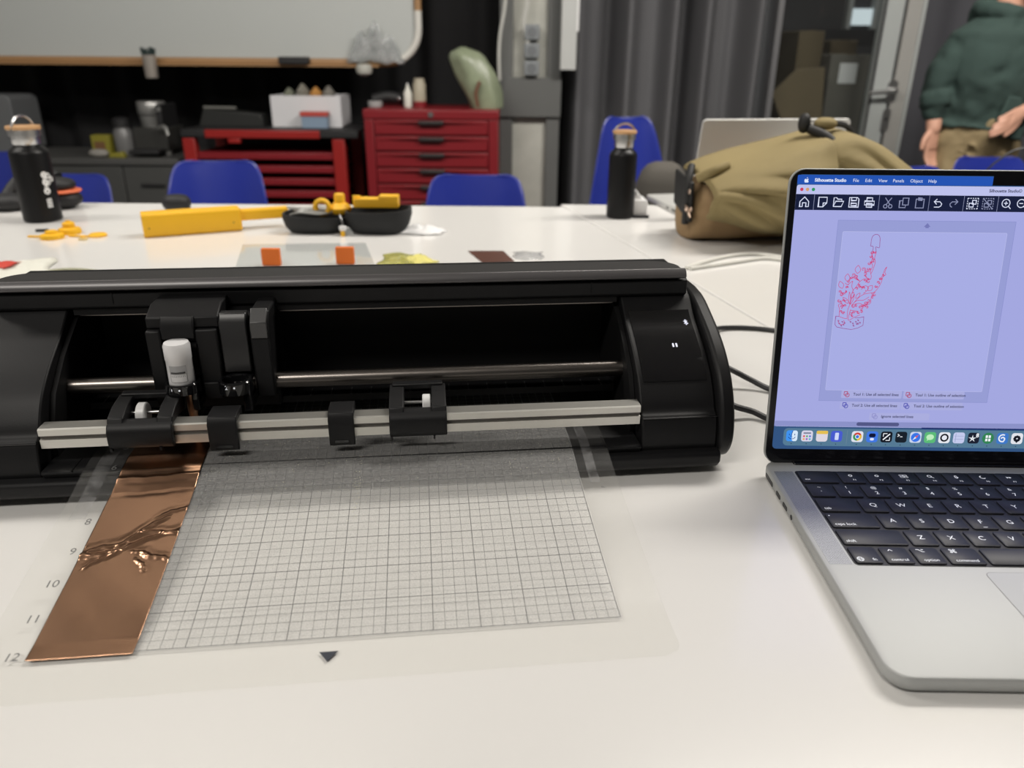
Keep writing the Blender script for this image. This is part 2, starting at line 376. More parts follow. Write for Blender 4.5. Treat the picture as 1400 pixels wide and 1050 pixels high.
mp(MB().box(-.1478, -.1312, .5470, .5480, .1142, .1156), 'channel_ridge', m_lidtrim, car, bevel=.0002)
# tool clamps
def clamp_ring(cx, cy, z0, z1, ro, ri):
    prof_ = [(ri, z0), (ro, z0), (ro, z1-.0008), (ro-.0008, z1), (ri+.0004, z1), (ri, z1-.0008)]
    mb = MB(); n = 32
    rings = [[(cx+r*math.cos(2*math.pi*k/n), cy+r*math.sin(2*math.pi*k/n), z) for r, z in prof_] for k in range(n)]; rings.append(rings[0])
    mb.loft(rings, False); return mb
BX, BY = -.1765, .5335
mp(clamp_ring(BX, BY, .0660, .0735, .0122, .0096), 'tool_clamp', m_gloss, car)
mp(clamp_ring(-.1400, .5345, .0640, .0730, .0120, .0088), 'tool_clamp', m_gloss, car)
mp(MB().box(-.1700, -.1655, .527, .545, .052, .0730), 'clamp_jaw', m_gloss, car, bevel=.001)
mp(MB().box(-.1350, -.1290, .5275, .548, .050, .0715), 'clamp_jaw', m_gloss, car, bevel=.001)
mp(MB().box(-.1640, -.1515, .538, .550, .056, .0690), 'clamp_bridge', m_black, car, bevel=.0008)
foil_glint = mp(MB().lathe([(.0010, .034), (.0028, .042), (.0034, .050), (.0034, .066)], 16, T(BX+.004, BY, 0)), 'foil_reflection_cone', mat('foil_reflection_tint', (.62, .36, .22), .3, metal=.9), car)  # copper coloured cone stands in for the foil's reflection by the blade
# clamp numerals 1 and 2
def front_text(txt, size, s, t, z, tilt=65): return MB().text(txt, size, T(s, t, z) @ Matrix.Rotation(R(tilt), 4, 'X'))
mp(front_text('1', .0042, BX-.0045, BY-.0114, .0710, 80), 'numeral', m_legend, car, smooth=0, flip=False)
mp(front_text('2', .0042, -.1442, .5345-.0114, .0705, 80), 'numeral', m_legend, car, smooth=0, flip=False)
for cx, cy in ((BX+.001, BY-.0124), (-.1385, .5345-.0123)): mp(MB().lathe([(.0007, 0), (.0007, .0003)], 10, T(cx, cy, .0706) @ Matrix.Rotation(R(90), 4, 'X')), 'clamp_dot', m_legend, car)
# white blade housing: a leaning cylinder flattened on top
Mb = T(BX, BY, .066) @ Matrix.Rotation(R(0), 4, 'Y')
bl = mp(MB().lathe([(.0085, 0), (.0088, .004), (.0088, .0240), (.0091, .0245), (.0091, .0345), (.0082, .0365), (.0005, .0368)], 36, Mb), 'blade_holder', mat('blade_white', (.80, .80, .81), .3), mach)
bl['label'] = 'white cylindrical blade housing in the first tool holder'
def arcplate(r, a0, a1, z0, z1, n=10):
    mb = MB(); mb.grid(n, 1, lambda u, v: (BX+r*math.cos(R(a0+(a1-a0)*u)), BY+r*math.sin(R(a0+(a1-a0)*u)), .066+z0+(z1-z0)*v)); return mb
mp(arcplate(.00895, 236, 314, .0090, .0215), 'blade_window', mat('blade_grey', (.36, .36, .37), .4), bl, flip=False)
mp(arcplate(.0091, 242, 306, .0158, .0170), 'blade_slot', m_gloss, bl, flip=False)
mp(arcplate(.0091, 240, 309, .0095, .0150), 'blade_scale', mat('blade_scale', (.7, .7, .71), .5), bl, flip=False)
tk = MB()
for k in range(9):
    a = R(246+k*7); r_ = .0092
    tk.add([(BX+r_*math.cos(a-.012), BY+r_*math.sin(a-.012), .066+.0132), (BX+r_*math.cos(a+.012), BY+r_*math.sin(a+.012), .066+.0132), (BX+r_*math.cos(a+.012), BY+r_*math.sin(a+.012), .066+.0146), (BX+r_*math.cos(a-.012), BY+r_*math.sin(a-.012), .066+.0146)], [(0, 1, 2, 3)])
mp(tk, 'blade_ticks', m_gloss, bl, smooth=0)
# control panel on the right housing, following its curve
def fpt(u):          # 0..1 along the front curve by height
    k = u*(len(fcurve)-1); i = min(int(k), len(fcurve)-2); f_ = k-i
    return (fcurve[i][0]*(1-f_)+fcurve[i+1][0]*f_, fcurve[i][1]*(1-f_)+fcurve[i+1][1]*f_)
def fz(z):
    for i in range(len(fcurve)-1):
        if fcurve[i][1] <= z <= fcurve[i+1][1]:
            f_ = (z-fcurve[i][1])/(fcurve[i+1][1]-fcurve[i][1]+1e-9)
            t = fcurve[i][0]*(1-f_)+fcurve[i+1][0]*f_; dt = fcurve[i+1][0]-fcurve[i][0]; dz = fcurve[i+1][1]-fcurve[i][1]; l = math.hypot(dt, dz)
            return Vector((0, t, z)), Vector((0, -dz/l, dt/l)), Vector((0, dt/l, dz/l))
    return Vector((0, fcurve[-1][0], fcurve[-1][1])), Vector((0, -.7, .7)), Vector((0, .7, .7))
PZ0, PZ1, PS0, PS1 = .0665, .1040, SR+.004, ER-.0165
def pan(u, v, off): 
    p, n, _ = fz(PZ0+(PZ1-PZ0)*v); p = p+n*off; return (PS0+(PS1-PS0)*u, p.y, p.z)
pm = MB().grid(4, 16, lambda u, v: pan(u, v, .0006))
panel = mp(pm, 'control_panel', m_gloss, bevel=0)
panel['label'] = 'glossy black touch panel'
def on_panel(s, z, off=.0009):
    p, n, up = fz(z); p = p+n*off
    return Matrix(((1, up.x*0, n.x*0, s), (0, up.y, n.y, p.y), (0, up.z, n.z, p.z), (0, 0, 0, 1)))
m_led = emat('panel_light', (.86, .86, 1), 1.1)
bt = [(-.4, -.45), (.4, .4), (0, .85), (0, -.85), (.4, -.4), (-.4, .45)]
pk = MB().stroke([(x*.0038, y*.0034) for x, y in bt], .00055, on_panel(.2005, .0968)); mp(pk, 'bluetooth_symbol', m_led, panel, smooth=0, flip=False)
pk = MB()
for dx in (-.0013, .0013): pk.poly(rrect(dx-.0007, dx+.0007, -.0019, .0019, .0006, 3), on_panel(.1865, .0857))
mp(pk, 'pause_symbol', m_led, panel, smooth=0, flip=False)
# thin line in the outer housing above the fascia step
for s0_, s1_ in ((EL+.013, SL-.0005), (SR+.0005, ER-.0125)):
    mp(MB().box(s0_, s1_, .4975, .4990, .0446, .0452), 'fascia_line', m_gloss, smooth=0)

# ------------------------------------------------------------------ cutting mat, copper foil (frame turned 6.7 deg)
TM = R(6.7); IN = .02592; GL, GF = -.2095, .3370
def mloc(s, t): return Vector((s*math.cos(TM)-t*math.sin(TM), s*math.sin(TM)+t*math.cos(TM), 0))
mz_pts = [(.28, .0009), (.325, .0010), (.345, .0022), (.365, .0050), (.390, .0085), (.415, .0122), (.445, .0170), (.470, .0212), (.490, .0262), (.505, .0282), (.54, .0285), (.70, .0285)]
def mz(t):
    if t <= mz_pts[0][0]: return mz_pts[0][1]
    for (a, b), (c, d) in zip(mz_pts, mz_pts[1:]):
        if t <= c: 
            u = (t-a)/(c-a); return b+(d-b)*u
    return mz_pts[-1][1]
M0 = mloc(GL+.15, GF+.05)
mroot = thing('cutting_mat', 'clear plastic cutting mat printed with a fine square grid, fed into the machine', 'cutting mat', M0, TM)
def mm(mb, name, m, parent=mroot, **k):
    mb.v = [(p[0]-(GL+.15), p[1]-(GF+.05), p[2]) for p in mb.v]; return mb.build(name, m, parent, **k)
m_mat = clear('mat_plastic', (.995, .995, .99), .022, (.82, .81, .79), .025, .15)
m_adh = clear('mat_adhesive', (1, 1, 1), .19, (.82, .82, .81), .012, .35, var=.5, vscale=1100)
ML_, MR_, MF_ = GL-.0262, GL+12*IN+.0265, .3065     # outline of the sheet
ts = [MF_+(.62-MF_)*k/64 for k in range(65)]
def sheet(x0, x1, t0, t1, nx, nt, dz, th=.0005, corner=0):
    mb = MB()
    def row(j):
        t = t0+(t1-t0)*j/nt
        ins = 0
        if corner and t-t0 < corner: d = corner-(t-t0); ins = corner-math.sqrt(max(0, corner**2-d*d))
        return [(x0+ins+(x1-x0-2*ins)*i/nx, t, mz(t)+dz) for i in range(nx+1)]
    rings = [row(j) for j in range(nt+1)]
    n = nx+1; vs = [p for r in rings for p in r]; m = len(vs); vs += [(p[0], p[1], p[2]-th) for p in vs]
    fs = [(j*n+i, j*n+i+1, (j+1)*n+i+1, (j+1)*n+i) for j in range(nt) for i in range(nx)]
    fs += [tuple(m+q for q in reversed(f)) for f in fs]
    for j in range(nt):
        fs.append((j*n, (j+1)*n, m+(j+1)*n, m+j*n)); fs.append(((j+1)*n-1, m+(j+1)*n-1, m+(j+2)*n-1, (j+2)*n-1))
    for i in range(nx):
        fs.append((i, m+i, m+i+1, i+1)); q = nt*n+i; fs.append((q, q+1, m+q+1, m+q))
    return mb.add(vs, fs)
mm(sheet(ML_, MR_, MF_, .622, 6, 90, 0, corner=.009), 'plastic_sheet', m_mat)
mm(MB().grid(6, 70, lambda u, v: (GL-.001+(12*IN+.002)*u, GF-.001+(.615-GF)*v, mz(GF-.001+(.615-GF)*v)+.00012)), 'adhesive_area', m_adh, flip=False)
m_line = mat('grid_ink', (.15, .15, .15), .6)
def strip(mb, x0, x1, t0, t1, dz=.0002, step=.0065):
    n = max(1, int((t1-t0)/step)); prev = None
    rows = [t0+(t1-t0)*k/n for k in range(n+1)]
    vs = []; fs = []
    for t in rows: vs += [(x0, t, mz(t)+dz), (x1, t, mz(t)+dz)]
    fs = [(2*k, 2*k+1, 2*k+3, 2*k+2) for k in range(n)]
    mb.add(vs, fs)
fine, bold = MB(), MB()
TEND = GF+11*IN*.97
for k in range(49):
    x = GL+k*IN/4; b_ = k % 4 == 0; wd = .00044 if b_ else .00024
    strip(bold if b_ else fine, x-wd/2, x+wd/2, GF, TEND)
for k in range(43):
    t = GF+k*IN/4; b_ = k % 4 == 0; wd = .00050 if b_ else .00027
    for q in range(1): strip(bold if b_ else fine, GL, GL+12*IN, t-wd/2, t+wd/2, step=1)
mm(fine, 'quarter_inch_lines', m_line, smooth=0, flip=False); mm(bold, 'inch_lines', m_line, smooth=0, flip=False)
for k, lab in enumerate(['12', '11', '10', '9', '8', '7', '6', '5']):
    t = GF+k*IN
    if k == 5: continue
    sl = (mz(t+.005)-mz(t-.005))/.01
    mm(MB().text(lab, .0080, T(GL-.0042, t+.0010, mz(t)+.0006) @ Matrix.Rotation(math.atan(sl), 4, 'X'), 'RIGHT'), 'numeral', m_line, smooth=0, flip=False)
cxm = GL+6*IN-.003
mm(MB().poly([(cxm-.0048, .3268, mz(.3268)+.0003), (cxm, .3195, mz(.3195)+.0003), (cxm+.0052, .3268, mz(.3268)+.0003)]), 'arrow_mark', mat('arrow_ink', (.05, .055, .07), .5), smooth=0, flip=False)
# scuffed plastic ridges along the right margin where the rollers run
m_scuff = clear('mat_scuff', (.9, .9, .9), .10, (.65, .65, .66), .02, .3, var=.7, vscale=160)
for x0, x1 in ((GL+12*IN+.0070, GL+12*IN+.0140),):
    mm(MB().grid(1, 40, lambda u, v: (x0+(x1-x0)*u, .455+.14*v, mz(.455+.14*v)+.00025)), 'roller_scuff', m_scuff, smooth=0, flip=False)
mm(MB().grid(1, 40, lambda u, v: (GL-.019+.010*u, .445+.15*v, mz(.445+.15*v)+.00025)), 'roller_scuff', m_scuff, smooth=0, flip=False)
mm(MB().text('P', .0042, T(GL+12*IN+.0150, .4505, mz(.4505)+.0004) @ Matrix.Rotation(R(90), 4, 'Z'), 'RIGHT'), 'margin_print', m_line, smooth=0, flip=False)
sp = MB()
for k in range(420):
    t = random.uniform(.43, .535); x = random.uniform(GL+.055, GL+12*IN); q = random.uniform(.0001, .0003)
    sp.add([(x-q, t-q, mz(t)+.0004), (x+q, t-q, mz(t)+.0004), (x+q, t+q, mz(t)+.0004), (x-q, t+q, mz(t)+.0004)], [(0, 1, 2, 3)])
for k in range(60):
    t = random.gauss(.462, .02); x = GL+6.15*IN+random.gauss(0, .0012); q = random.uniform(.0001, .00035)
    sp.add([(x-q, t-q, mz(t)+.0004), (x+q, t-q, mz(t)+.0004), (x+q, t+q, mz(t)+.0004), (x-q, t+q, mz(t)+.0004)], [(0, 1, 2, 3)])
tag(mm(sp, 'dust_specks', mat('dust', (.6, .58, .45), .8), smooth=0, flip=False), kind='stuff')

# copper foil strip stuck on the mat
def seg_d(x, t, a, b):
    ax, at_ = a; bx, bt_ = b; dx, dt = bx-ax, bt_-at_; l2 = dx*dx+dt*dt
    u = max(0, min(1, ((x-ax)*dx+(t-at_)*dt)/l2)); px, pt = ax+dx*u, at_+dt*u
    sg = 1 if (dx*(t-at_)-dt*(x-ax)) > 0 else -1
    return sg*math.hypot(x-px, t-pt), u
CW = 2.04*IN
creases = [((-.001, .4135), (.024, .4195), .00085, .0016), ((.020, .4190), (CW*.8, .4420), .0009, .0013), ((-.001, .4100), (.020, .4125), .0010, .0018),
           ((.018, .4130), (CW+.001, .4310), .00075, .0014), ((.006, .4010), (.022, .4130), .0006, .0010), ((.030, .4285), (CW+.001, .4275), .0008, .0012),
           ((.036, .4110), (CW, .4030), .00055, .0012), ((.034, .4060), (.041, .3960), .00055, .0010), ((.030, .4130), (.040, .4080), .0005, .0010), ((.036, .4420), (CW, .4510), .0004, .0012),
           ((-.001, .4800), (CW+.001, .4820), .0009, .0022), ((.0, .4660), (CW, .4700), -.0004, .0030)]
def foilz(x, t):
    z = 0
    for a, b, A, wd in creases:
        d, u = seg_d(x, t, a, b)
        d2 = d+.0007*math.sin(u*7+a[1]*900)+.0003*math.sin(u*23)
        z += 1.35*A*(math.exp(-(d2/wd)**2)-.35*math.exp(-((d2-2.2*wd)/(1.5*wd))**2))*(.35+.65*math.sin(math.pi*min(1, max(0, .12+.80*u))))
    z += .00010*math.sin(x*150+t*70)*math.sin(t*90)
    return max(z, -.0003)+.0009
nx, nt = 70, 250; FT0, FT1 = GF-.0025, .548
cf = MB().grid(nx, nt, lambda u, v: (GL-.0005+CW*u, FT0+(FT1-FT0)*v, mz(FT0+(FT1-FT0)*v)+foilz(CW*u, FT0+(FT1-FT0)*v)))
mcop = mat('copper_foil', (.47, .275, .175), .25, metal=1, var=.07, vscale=60, bump=.06, bscale=90)
cf.v = [(p[0]-(GL+CW/2), p[1]-FT0, p[2]) for p in cf.v]
cfo = cf.build('copper_foil', mcop, smooth=180, flip=False, loc=mloc(GL+CW/2, FT0), rotz=TM)
tag(cfo, 'creased strip of shiny copper foil stuck on the left of the gridded mat', 'copper foil')
so = cfo.modifiers.new('Solid', 'SOLIDIFY'); so.thickness = .00012; so.offset = 1

# ------------------------------------------------------------------ front laptop (local: x right from the back-left corner, y away, z up)
LX, LY, LW, SC = .18802, .51293, -.0092043, .157979
lap = thing('laptop', 'open silver laptop with a lit lilac screen and black keyboard', 'laptop', (LX, LY, 0), LW)
WD, DP, ZT = .3126, .2212, .0115
def body_prof(d):   # plan outline of the base
    return rrect(d, WD-d, -DP+d, -d, .0125-d*.5, 8)
base = MB(); bp_ = []
for z, d in ((.0012, .0045), (.0020, .0022), (.0040, .0004), (.0070, 0), (ZT-.0010, 0), (ZT-.0003, .0003), (ZT, .0010)):
    bp_.append([(p[0], p[1], z) for p in body_prof(d)])
base.loft(bp_)
lbase = base.build('base', m_laptop, lap, smooth=50)
for x in (.03, WD-.03):
    for y in (-.03, -DP+.03): MB().lathe([(.006, 0), (.0065, .0014)], 16, T(x, y, 0)).build('rubber_foot', m_rubber, lap)
U_, KX, KY = .01895, .0195, .0175
well = MB().prism(rrect(KX-.0012, KX+14.5*U_-.0012, -KY-6*U_+.0012, -KY+.0012, .0028, 4), ZT, ZT+.00015)
well.build('keyboard_well', m_well, lap, smooth=0)
# speaker grilles
mg = bpy.data.materials.new('speaker_perforation'); mg.use_nodes = True; nt_ = mg.node_tree; N = nt_.nodes; L = nt_.links; b_ = N['Principled BSDF']
b_.inputs['Metallic'].default_value = .55; b_.inputs['Roughness'].default_value = .45
tc = N.new('ShaderNodeTexCoord'); vm = N.new('ShaderNodeVectorMath'); vm.operation = 'MULTIPLY'; vm.inputs[1].default_value = (1000, 1000, 0); L.new(tc.outputs['Object'], vm.inputs[0])
fr = N.new('ShaderNodeVectorMath'); fr.operation = 'FRACTION'; L.new(vm.outputs[0], fr.inputs[0])
sb = N.new('ShaderNodeVectorMath'); sb.operation = 'SUBTRACT'; sb.inputs[1].default_value = (.5, .5, 0); L.new(fr.outputs[0], sb.inputs[0])
ln = N.new('ShaderNodeVectorMath'); ln.operation = 'LENGTH'; L.new(sb.outputs[0], ln.inputs[0])
lt = N.new('ShaderNodeMath'); lt.operation = 'LESS_THAN'; lt.inputs[1].default_value = .27; L.new(ln.outputs['Value'], lt.inputs[0])
mx = N.new('ShaderNodeMix'); mx.data_type = 'RGBA'; mx.inputs[6].default_value = (.42, .43, .425, 1); mx.inputs[7].default_value = (.06, .06, .06, 1); L.new(lt.outputs[0], mx.inputs[0]); L.new(mx.outputs[2], b_.inputs['Base Color'])
for x0, x1 in ((.0035, KX-.0022), (WD-KX+.0022, WD-.0035)):
    MB().box(x0, x1, -KY-6*U_+.002, -KY+.0004, ZT, ZT+.00008).build('speaker_grille', mg, lap, smooth=0)
# trackpad
MB().prism(rrect(.0915, .0915+.1296, -.2125, -.1350, .004, 5), ZT, ZT+.0001).build('trackpad_gap', mat('trackpad_line', (.25, .25, .25), .5), lap, smooth=0)
MB().prism(rrect(.0919, .0915+.1292, -.2121, -.1354, .0037, 5), ZT, ZT+.00018).build('trackpad', mat('trackpad_face', (.44, .45, .445), .46, metal=.3), lap, smooth=0)
# ports on the left edge
m_port = mat('port_dark', (.01, .01, .01), .4)
for y, hw in ((-.0205, .0085), (-.0420, .0045), (-.0570, .0045)):
    MB().prism(rrect(y-hw, y+hw, .0048, .0080, .0014, 3), -.0002, .0004, 'x').build('port', m_port, lap, smooth=0)
MB().lathe([(.0018, -.0002), (.0018, .0004)], 16, T(0, -.0705, .0064) @ Matrix.Rotation(R(90), 4, 'Y')).build('headphone_port', m_port, lap, smooth=0)
# keys
rows = [
 [('esc', 1.5)]+[('F%d' % k, 1) for k in range(1, 13)]+[('', 1)],
 [('~`', 1)]+[(a, 1) for a in ['!1', '@2', '#3', '$4', '%5', '^6', '&7', '*8', '(9', ')0', '_-', '+=']]+[('delete', 1.5)],
 [('tab', 1.5)]+[(c, 1) for c in 'QWERTYUIOP']+[('{[', 1), ('}]', 1), ('|\\', 1)],
 [('caps lock', 1.75)]+[(c, 1) for c in 'ASDFGHJKL']+[(':;', 1), ('"\'', 1), ('return', 1.75)],
 [('shift', 2.25)]+[(c, 1) for c in 'ZXCVBNM']+[('<,', 1), ('>.', 1), ('?/', 1), ('shift', 2.25)],
 [('fn', 1), ('control', 1), ('option', 1), ('command', 1.25), ('', 5), ('command', 1.25), ('option', 1), ('<', 1), ('^', 1), ('>', 1)]]
def keycap(w, h):
    rr = []
    for z, d in ((.0001, 0), (.0009, 0), (.0012, .0004)): rr.append([(p[0], p[1], ZT+z) for p in rrect(-w/2+d, w/2-d, -h/2+d, h/2-d, .0016, 3)])
    return MB().loft(rr)
_keym = {}
ZK = ZT+.00125
for ri, row in enumerate(rows):
    u = 0
    for lab, wu in row:
        cx = KX+(u+wu/2)*U_-.0012; cy = -(KY+(ri+.5)*U_)+.0012
        kw = round(wu*U_-.0026, 5); kh = U_-.0026
        if wu not in _keym:
            ko = keycap(kw, kh).build('key', m_key, lap); _keym[wu] = ko.data
        else:
            ko = bpy.data.objects.new('key', _keym[wu]); COL.objects.link(ko); ko.parent = lap
        ko.location = (cx, cy, 0)
        lg = MB(); Z = lambda x, y: T(x, y, ZK)
        hw = kw/2
        if len(lab) == 1 and lab.isalpha(): lg.text(lab, .0060, Z(0, 0))
        elif lab.startswith('F') and len(lab) > 1:
            lg.text(lab, .0026, Z(.001, -.0042)); k = int(lab[1:])
            if k in (1, 2): lg.stroke([(.0012*math.cos(a/8*6.283), .0018+.0012*math.sin(a/8*6.283)) for a in range(8)], .0005, Z(0, 0), True)
            elif k == 3:
                for a, c in ((-.002, .0028), (.0008, .0028), (-.002, .0006), (.0008, .0006)): lg.stroke(rrect(a-.0003, a+.0021, c-.0007, c+.0009, .0002, 1), .0003, Z(0, 0), True)
            elif k == 4: lg.stroke([(.0014*math.cos(a/10*6.283), .0022+.0014*math.sin(a/10*6.283)) for a in range(10)], .0005, Z(0, 0), True); lg.stroke([(.001, .0012), (.0024, -.0002)], .0005, Z(0, 0))
            elif k == 5: lg.stroke(rrect(-.0007, .0007, .0006, .0034, .0006, 2), .0005, Z(0, 0), True); lg.stroke([(-.0014, .0012), (0, -.0002), (.0014, .0012)], .0004, Z(0, 0))
            elif k == 6: lg.stroke([(.0018*math.cos(R(a)), .0018+.0018*math.sin(R(a))) for a in range(100, 350, 25)], .0007, Z(0, 0))
            else:
                for d in (-.0018, 0): lg.poly([(d, .0030), (d+.0018, .0018), (d, .0006)], Z(0, 0))
        elif lab in ('fn',):
            lg.text('fn', .0036, Z(.0040, -.0048))
            lg.stroke([(-.0046+.0019*math.cos(a/14*6.283), -.0046+.0019*math.sin(a/14*6.283)) for a in range(14)], .0004, Z(0, 0), True)
            lg.stroke([(-.0065, -.0046), (-.0027, -.0046)], .0004, Z(0, 0)); lg.stroke([(-.0046+.0009*math.cos(a/10*6.283), -.0046+.0019*math.sin(a/10*6.283)) for a in range(10)], .0003, Z(0, 0), True)
        elif lab == 'control': lg.text(lab, .0035, Z(0, -.0048)); lg.stroke([(-.0035, .0040), (-.0022, .0055), (-.0009, .0040)], .0005, Z(0, 0))
        elif lab == 'option': lg.text(lab, .0035, Z(0, -.0048)); lg.stroke([(-.005, .0058), (-.0035, .0058), (-.0018, .0036), (-.0004, .0036)], .0005, Z(0, 0)); lg.stroke([(-.0020, .0058), (-.0004, .0058)], .0005, Z(0, 0))
        elif lab == 'command':
            lg.text(lab, .0035, Z(0, -.0048)); q = .0010; X0 = -.0042; Y0 = .0048
            lg.stroke([(X0-q*.6, Y0-q*.6), (X0+q*.6, Y0-q*.6), (X0+q*.6, Y0+q*.6), (X0-q*.6, Y0+q*.6)], .0004, Z(0, 0), True)
            for a, c in ((-1, -1), (1, -1), (1, 1), (-1, 1)): lg.stroke([(X0+a*q*1.15+.00062*math.cos(k/8*6.283), Y0+c*q*1.15+.00062*math.sin(k/8*6.283)) for k in range(8)], .0004, Z(0, 0), True)
        elif lab in ('esc',): lg.text(lab, .0030, Z(-hw+.0022, -.0042), 'LEFT', )
        elif lab in ('tab', 'caps lock', 'shift') and u == 0: lg.text(lab, .0037, Z(-hw+.0022, -.0048), 'LEFT')
        elif lab in ('shift', 'return', 'delete'): lg.text(lab, .0037, Z(hw-.0022, -.0048), 'RIGHT')
        elif len(lab) == 2: lg.text(lab[0], .0042, Z(0, .0038)); lg.text(lab[1], .0052, Z(0, -.0030))
        elif lab in ('<', '^', '>'): lg.text(lab, .0040, Z(0, 0))
        if lab == 'F': lg.stroke([(-.0014, -.0062), (.0014, -.0062)], .0005, Z(0, 0))
        if lab == 'caps lock': lg.poly([(-hw+.0020+.0005*math.cos(k/8*6.283), .0052+.0005*math.sin(k/8*6.283)) for k in range(8)], Z(0, 0))
        if lg.v: lg.build('legend', m_legend, ko, smooth=0, flip=False)
        u += wu
# screen
cs, sn = math.cos(SC), math.sin(SC)
def hp(x, h, o=0): return Vector((x, -.004+h*sn-o*cs, .010+h*cs+o*sn))     # x along hinge, h up the lid, o towards the user
def Mh(x, h, o): 
    p = hp(x, h, o); return Matrix(((1, 0, 0, p.x), (0, sn, -cs, p.y), (0, cs, sn, p.z), (0, 0, 0, 1)))
LH = .2130
lid_poly = rrect(0, WD, .0005, LH, .0105, 8)
lb = MB(); rr = []
for o_, d in ((-.0048, .0020), (-.0042, .0006), (-.0030, 0), (-.0012, 0), (-.0007, .0004)):
    rr.append([Mh(0, 0, 0) @ Vector((p[0], p[1], o_)) for p in rrect(d, WD-d, .0005+d, LH-d, .0105-d, 8)])
lb.loft(rr); llid = lb.build('screen_lid', m_laptop, lap, smooth=50)
bz = MB().prism(rrect(.0009, WD-.0009, .0012, LH-.0009, .0096, 8), -.0008, 0, 'z', Mh(0, 0, 0)); bez = bz.build('bezel', m_bezel, llid, smooth=0)
# hinge bar
MB().box(.0215, WD-.0215, -.0072, -.0006, .0075, .0128).build('hinge', m_bezel, lap, bevel=.001)
# display: everything below in millimetres, X right, Y down
Md0 = Mh(.0052, .0125+.1964, .00005)
def dp(X, Y, o): return Md0 @ Vector((X*.001, -Y*.001, o*.00006))
def dM(X, Y, o): return Md0 @ Matrix.Translation((X*.001, -Y*.001, o*.00006)) @ Matrix.Diagonal((.001, .001, 1, 1))
def rect(mb, x0, y0, x1, y1, o, r=0, n=4):
    pts = rrect(x0, x1, y0, y1, r, n) if r else [(x0, y0), (x1, y0), (x1, y1), (x0, y1)]
    vs = [dp(x, y, o) for x, y in pts]; mb.add(vs, [tuple(reversed(range(len(vs))))]); return mb
def line(mb, pts, wd, o, closed=False): return mb.stroke([(x, -y) for x, y in pts], wd, dM(0, 0, o), closed)
def circ(cx, cy, r, n=14, a0=0, a1=360): return [(cx+r*math.cos(R(a0+(a1-a0)*k/n)), cy+r*math.sin(R(a0+(a1-a0)*k/n))) for k in range(n+(0 if a1-a0 == 360 else 1))]
def disc(mb, cx, cy, r, o, n=14): vs = [dp(x, y, o) for x, y in circ(cx, cy, r, n)]; mb.add(vs, [tuple(reversed(range(n)))]); return mb
ES = 1.0
def E_(name, r, g, b): return emat('screen_'+name, srgb(r, g, b), ES)
DW, DH = 302.4, 196.4
disp = rect(MB(), 0, 0, DW, DH, 0, 3.0).build('display', E_('wallpaper', 52, 84, 128), llid, smooth=0, flip=False)
disp['label'] = 'lit screen showing a drawing program'
def dpart(mb, name, m): return mb.build(name, m, llid, smooth=0, flip=False)
pend = []
def D_(mb, name, m): pend.append((mb, name, m))
D_(rect(MB(), 0, .3, 132.6, 6.4, 1, 1.0), 'menu_bar', E_('menu', 38, 84, 178))
D_(rect(MB(), 166, .3, DW, 6.4, 1, 1.0), 'menu_bar', E_('menu', 38, 84, 178))
D_(rect(MB(), 132.6, 0, 166, 6.2, 2), 'notch', m_bezel)
t_ = MB()
for s_, x in (('File', 37.6), ('Edit', 45.9), ('View', 54.9), ('Panels', 64.7), ('Object', 76.5), ('Help', 88.7)): t_.text(s_, 3.05, dM(x, 3.7, 3), 'LEFT')
t_.text('Silhouette Studio', 3.1, dM(11.7, 3.7, 3), 'LEFT', .03)
# fruit shaped system mark
def blob(mb, pts, o): vs = [dp(x, y, o) for x, y in pts]; mb.add(vs, [tuple(reversed(range(len(vs))))])
ap = catmull([(6.1, 3.3, 0), (6.9, 2.9, 0), (7.5, 3.2, 0), (7.1, 3.9, 0), (7.6, 4.6, 0), (7.0, 5.4, 0), (6.1, 5.3, 0), (5.2, 5.4, 0), (4.7, 4.4, 0), (4.8, 3.4, 0), (5.4, 2.9, 0)], 3, True)
blob(t_, [(p.x, p.y) for p in ap], 3)
blob(t_, [(6.1, 2.7), (6.3, 2.1), (6.9, 1.8), (6.7, 2.4)], 3)
D_(t_, 'menu_text', E_('menutext', 225, 232, 250))
D_(rect(MB(), 0, 6.8, DW, 179.0, 1, 1.5), 'window_title_bar', E_('title', 190, 194, 236))
t_ = MB().text('Silhouette Studio\u00ae', 2.9, dM(131, 9.7, 3), 'LEFT', .02); D_(t_, 'title_text', E_('darktext', 52, 52, 84))
for cx, c in ((3.5, (205, 62, 92)), (7.4, (212, 158, 110)), (11.4, (44, 150, 96))): D_(disc(MB(), cx, 9.9, 1.15, 3), 'window_button', E_('btn%d' % int(cx*10), *c))
D_(rect(MB(), 0, 13.0, DW, 23.6, 2), 'toolbar', E_('toolbar', 27, 33, 60))
ic = 'bright'; dim = 'dimmed'; wd = .55; icons = {}; cur = [0]
def P(key, pts, closed=False, w_=wd): line(icons.setdefault((key, cur[0]), MB()), pts, w_, 4, closed)
def at(cx, pts): cur[0] = cx; return [(cx+x, 18.2+y) for x, y in pts]
P(ic, at(6.0, [(-3.0, -.2), (0, -3.3), (3.0, -.2), (3.0, 3.2), (1.2, 3.2), (1.2, .6), (-1.2, .6), (-1.2, 3.2), (-3.0, 3.2)]), True)
P(ic, at(18.6, [(-2.8, -3.2), (2.8, -3.2), (2.8, .6), (.4, 3.2), (-2.8, 3.2)]), True); P(ic, at(18.6, [(2.8, .6), (.4, .6), (.4, 3.2)]))
P(ic, at(29.3, [(-3.2, 2.9), (-3.2, -3.0), (-1.4, -3.0), (-.6, -2.0), (2.2, -2.0), (2.2, -.6)])); P(ic, at(29.3, [(-3.2, 2.9), (-1.8, -.6), (3.6, -.6), (2.2, 2.9)]), True)
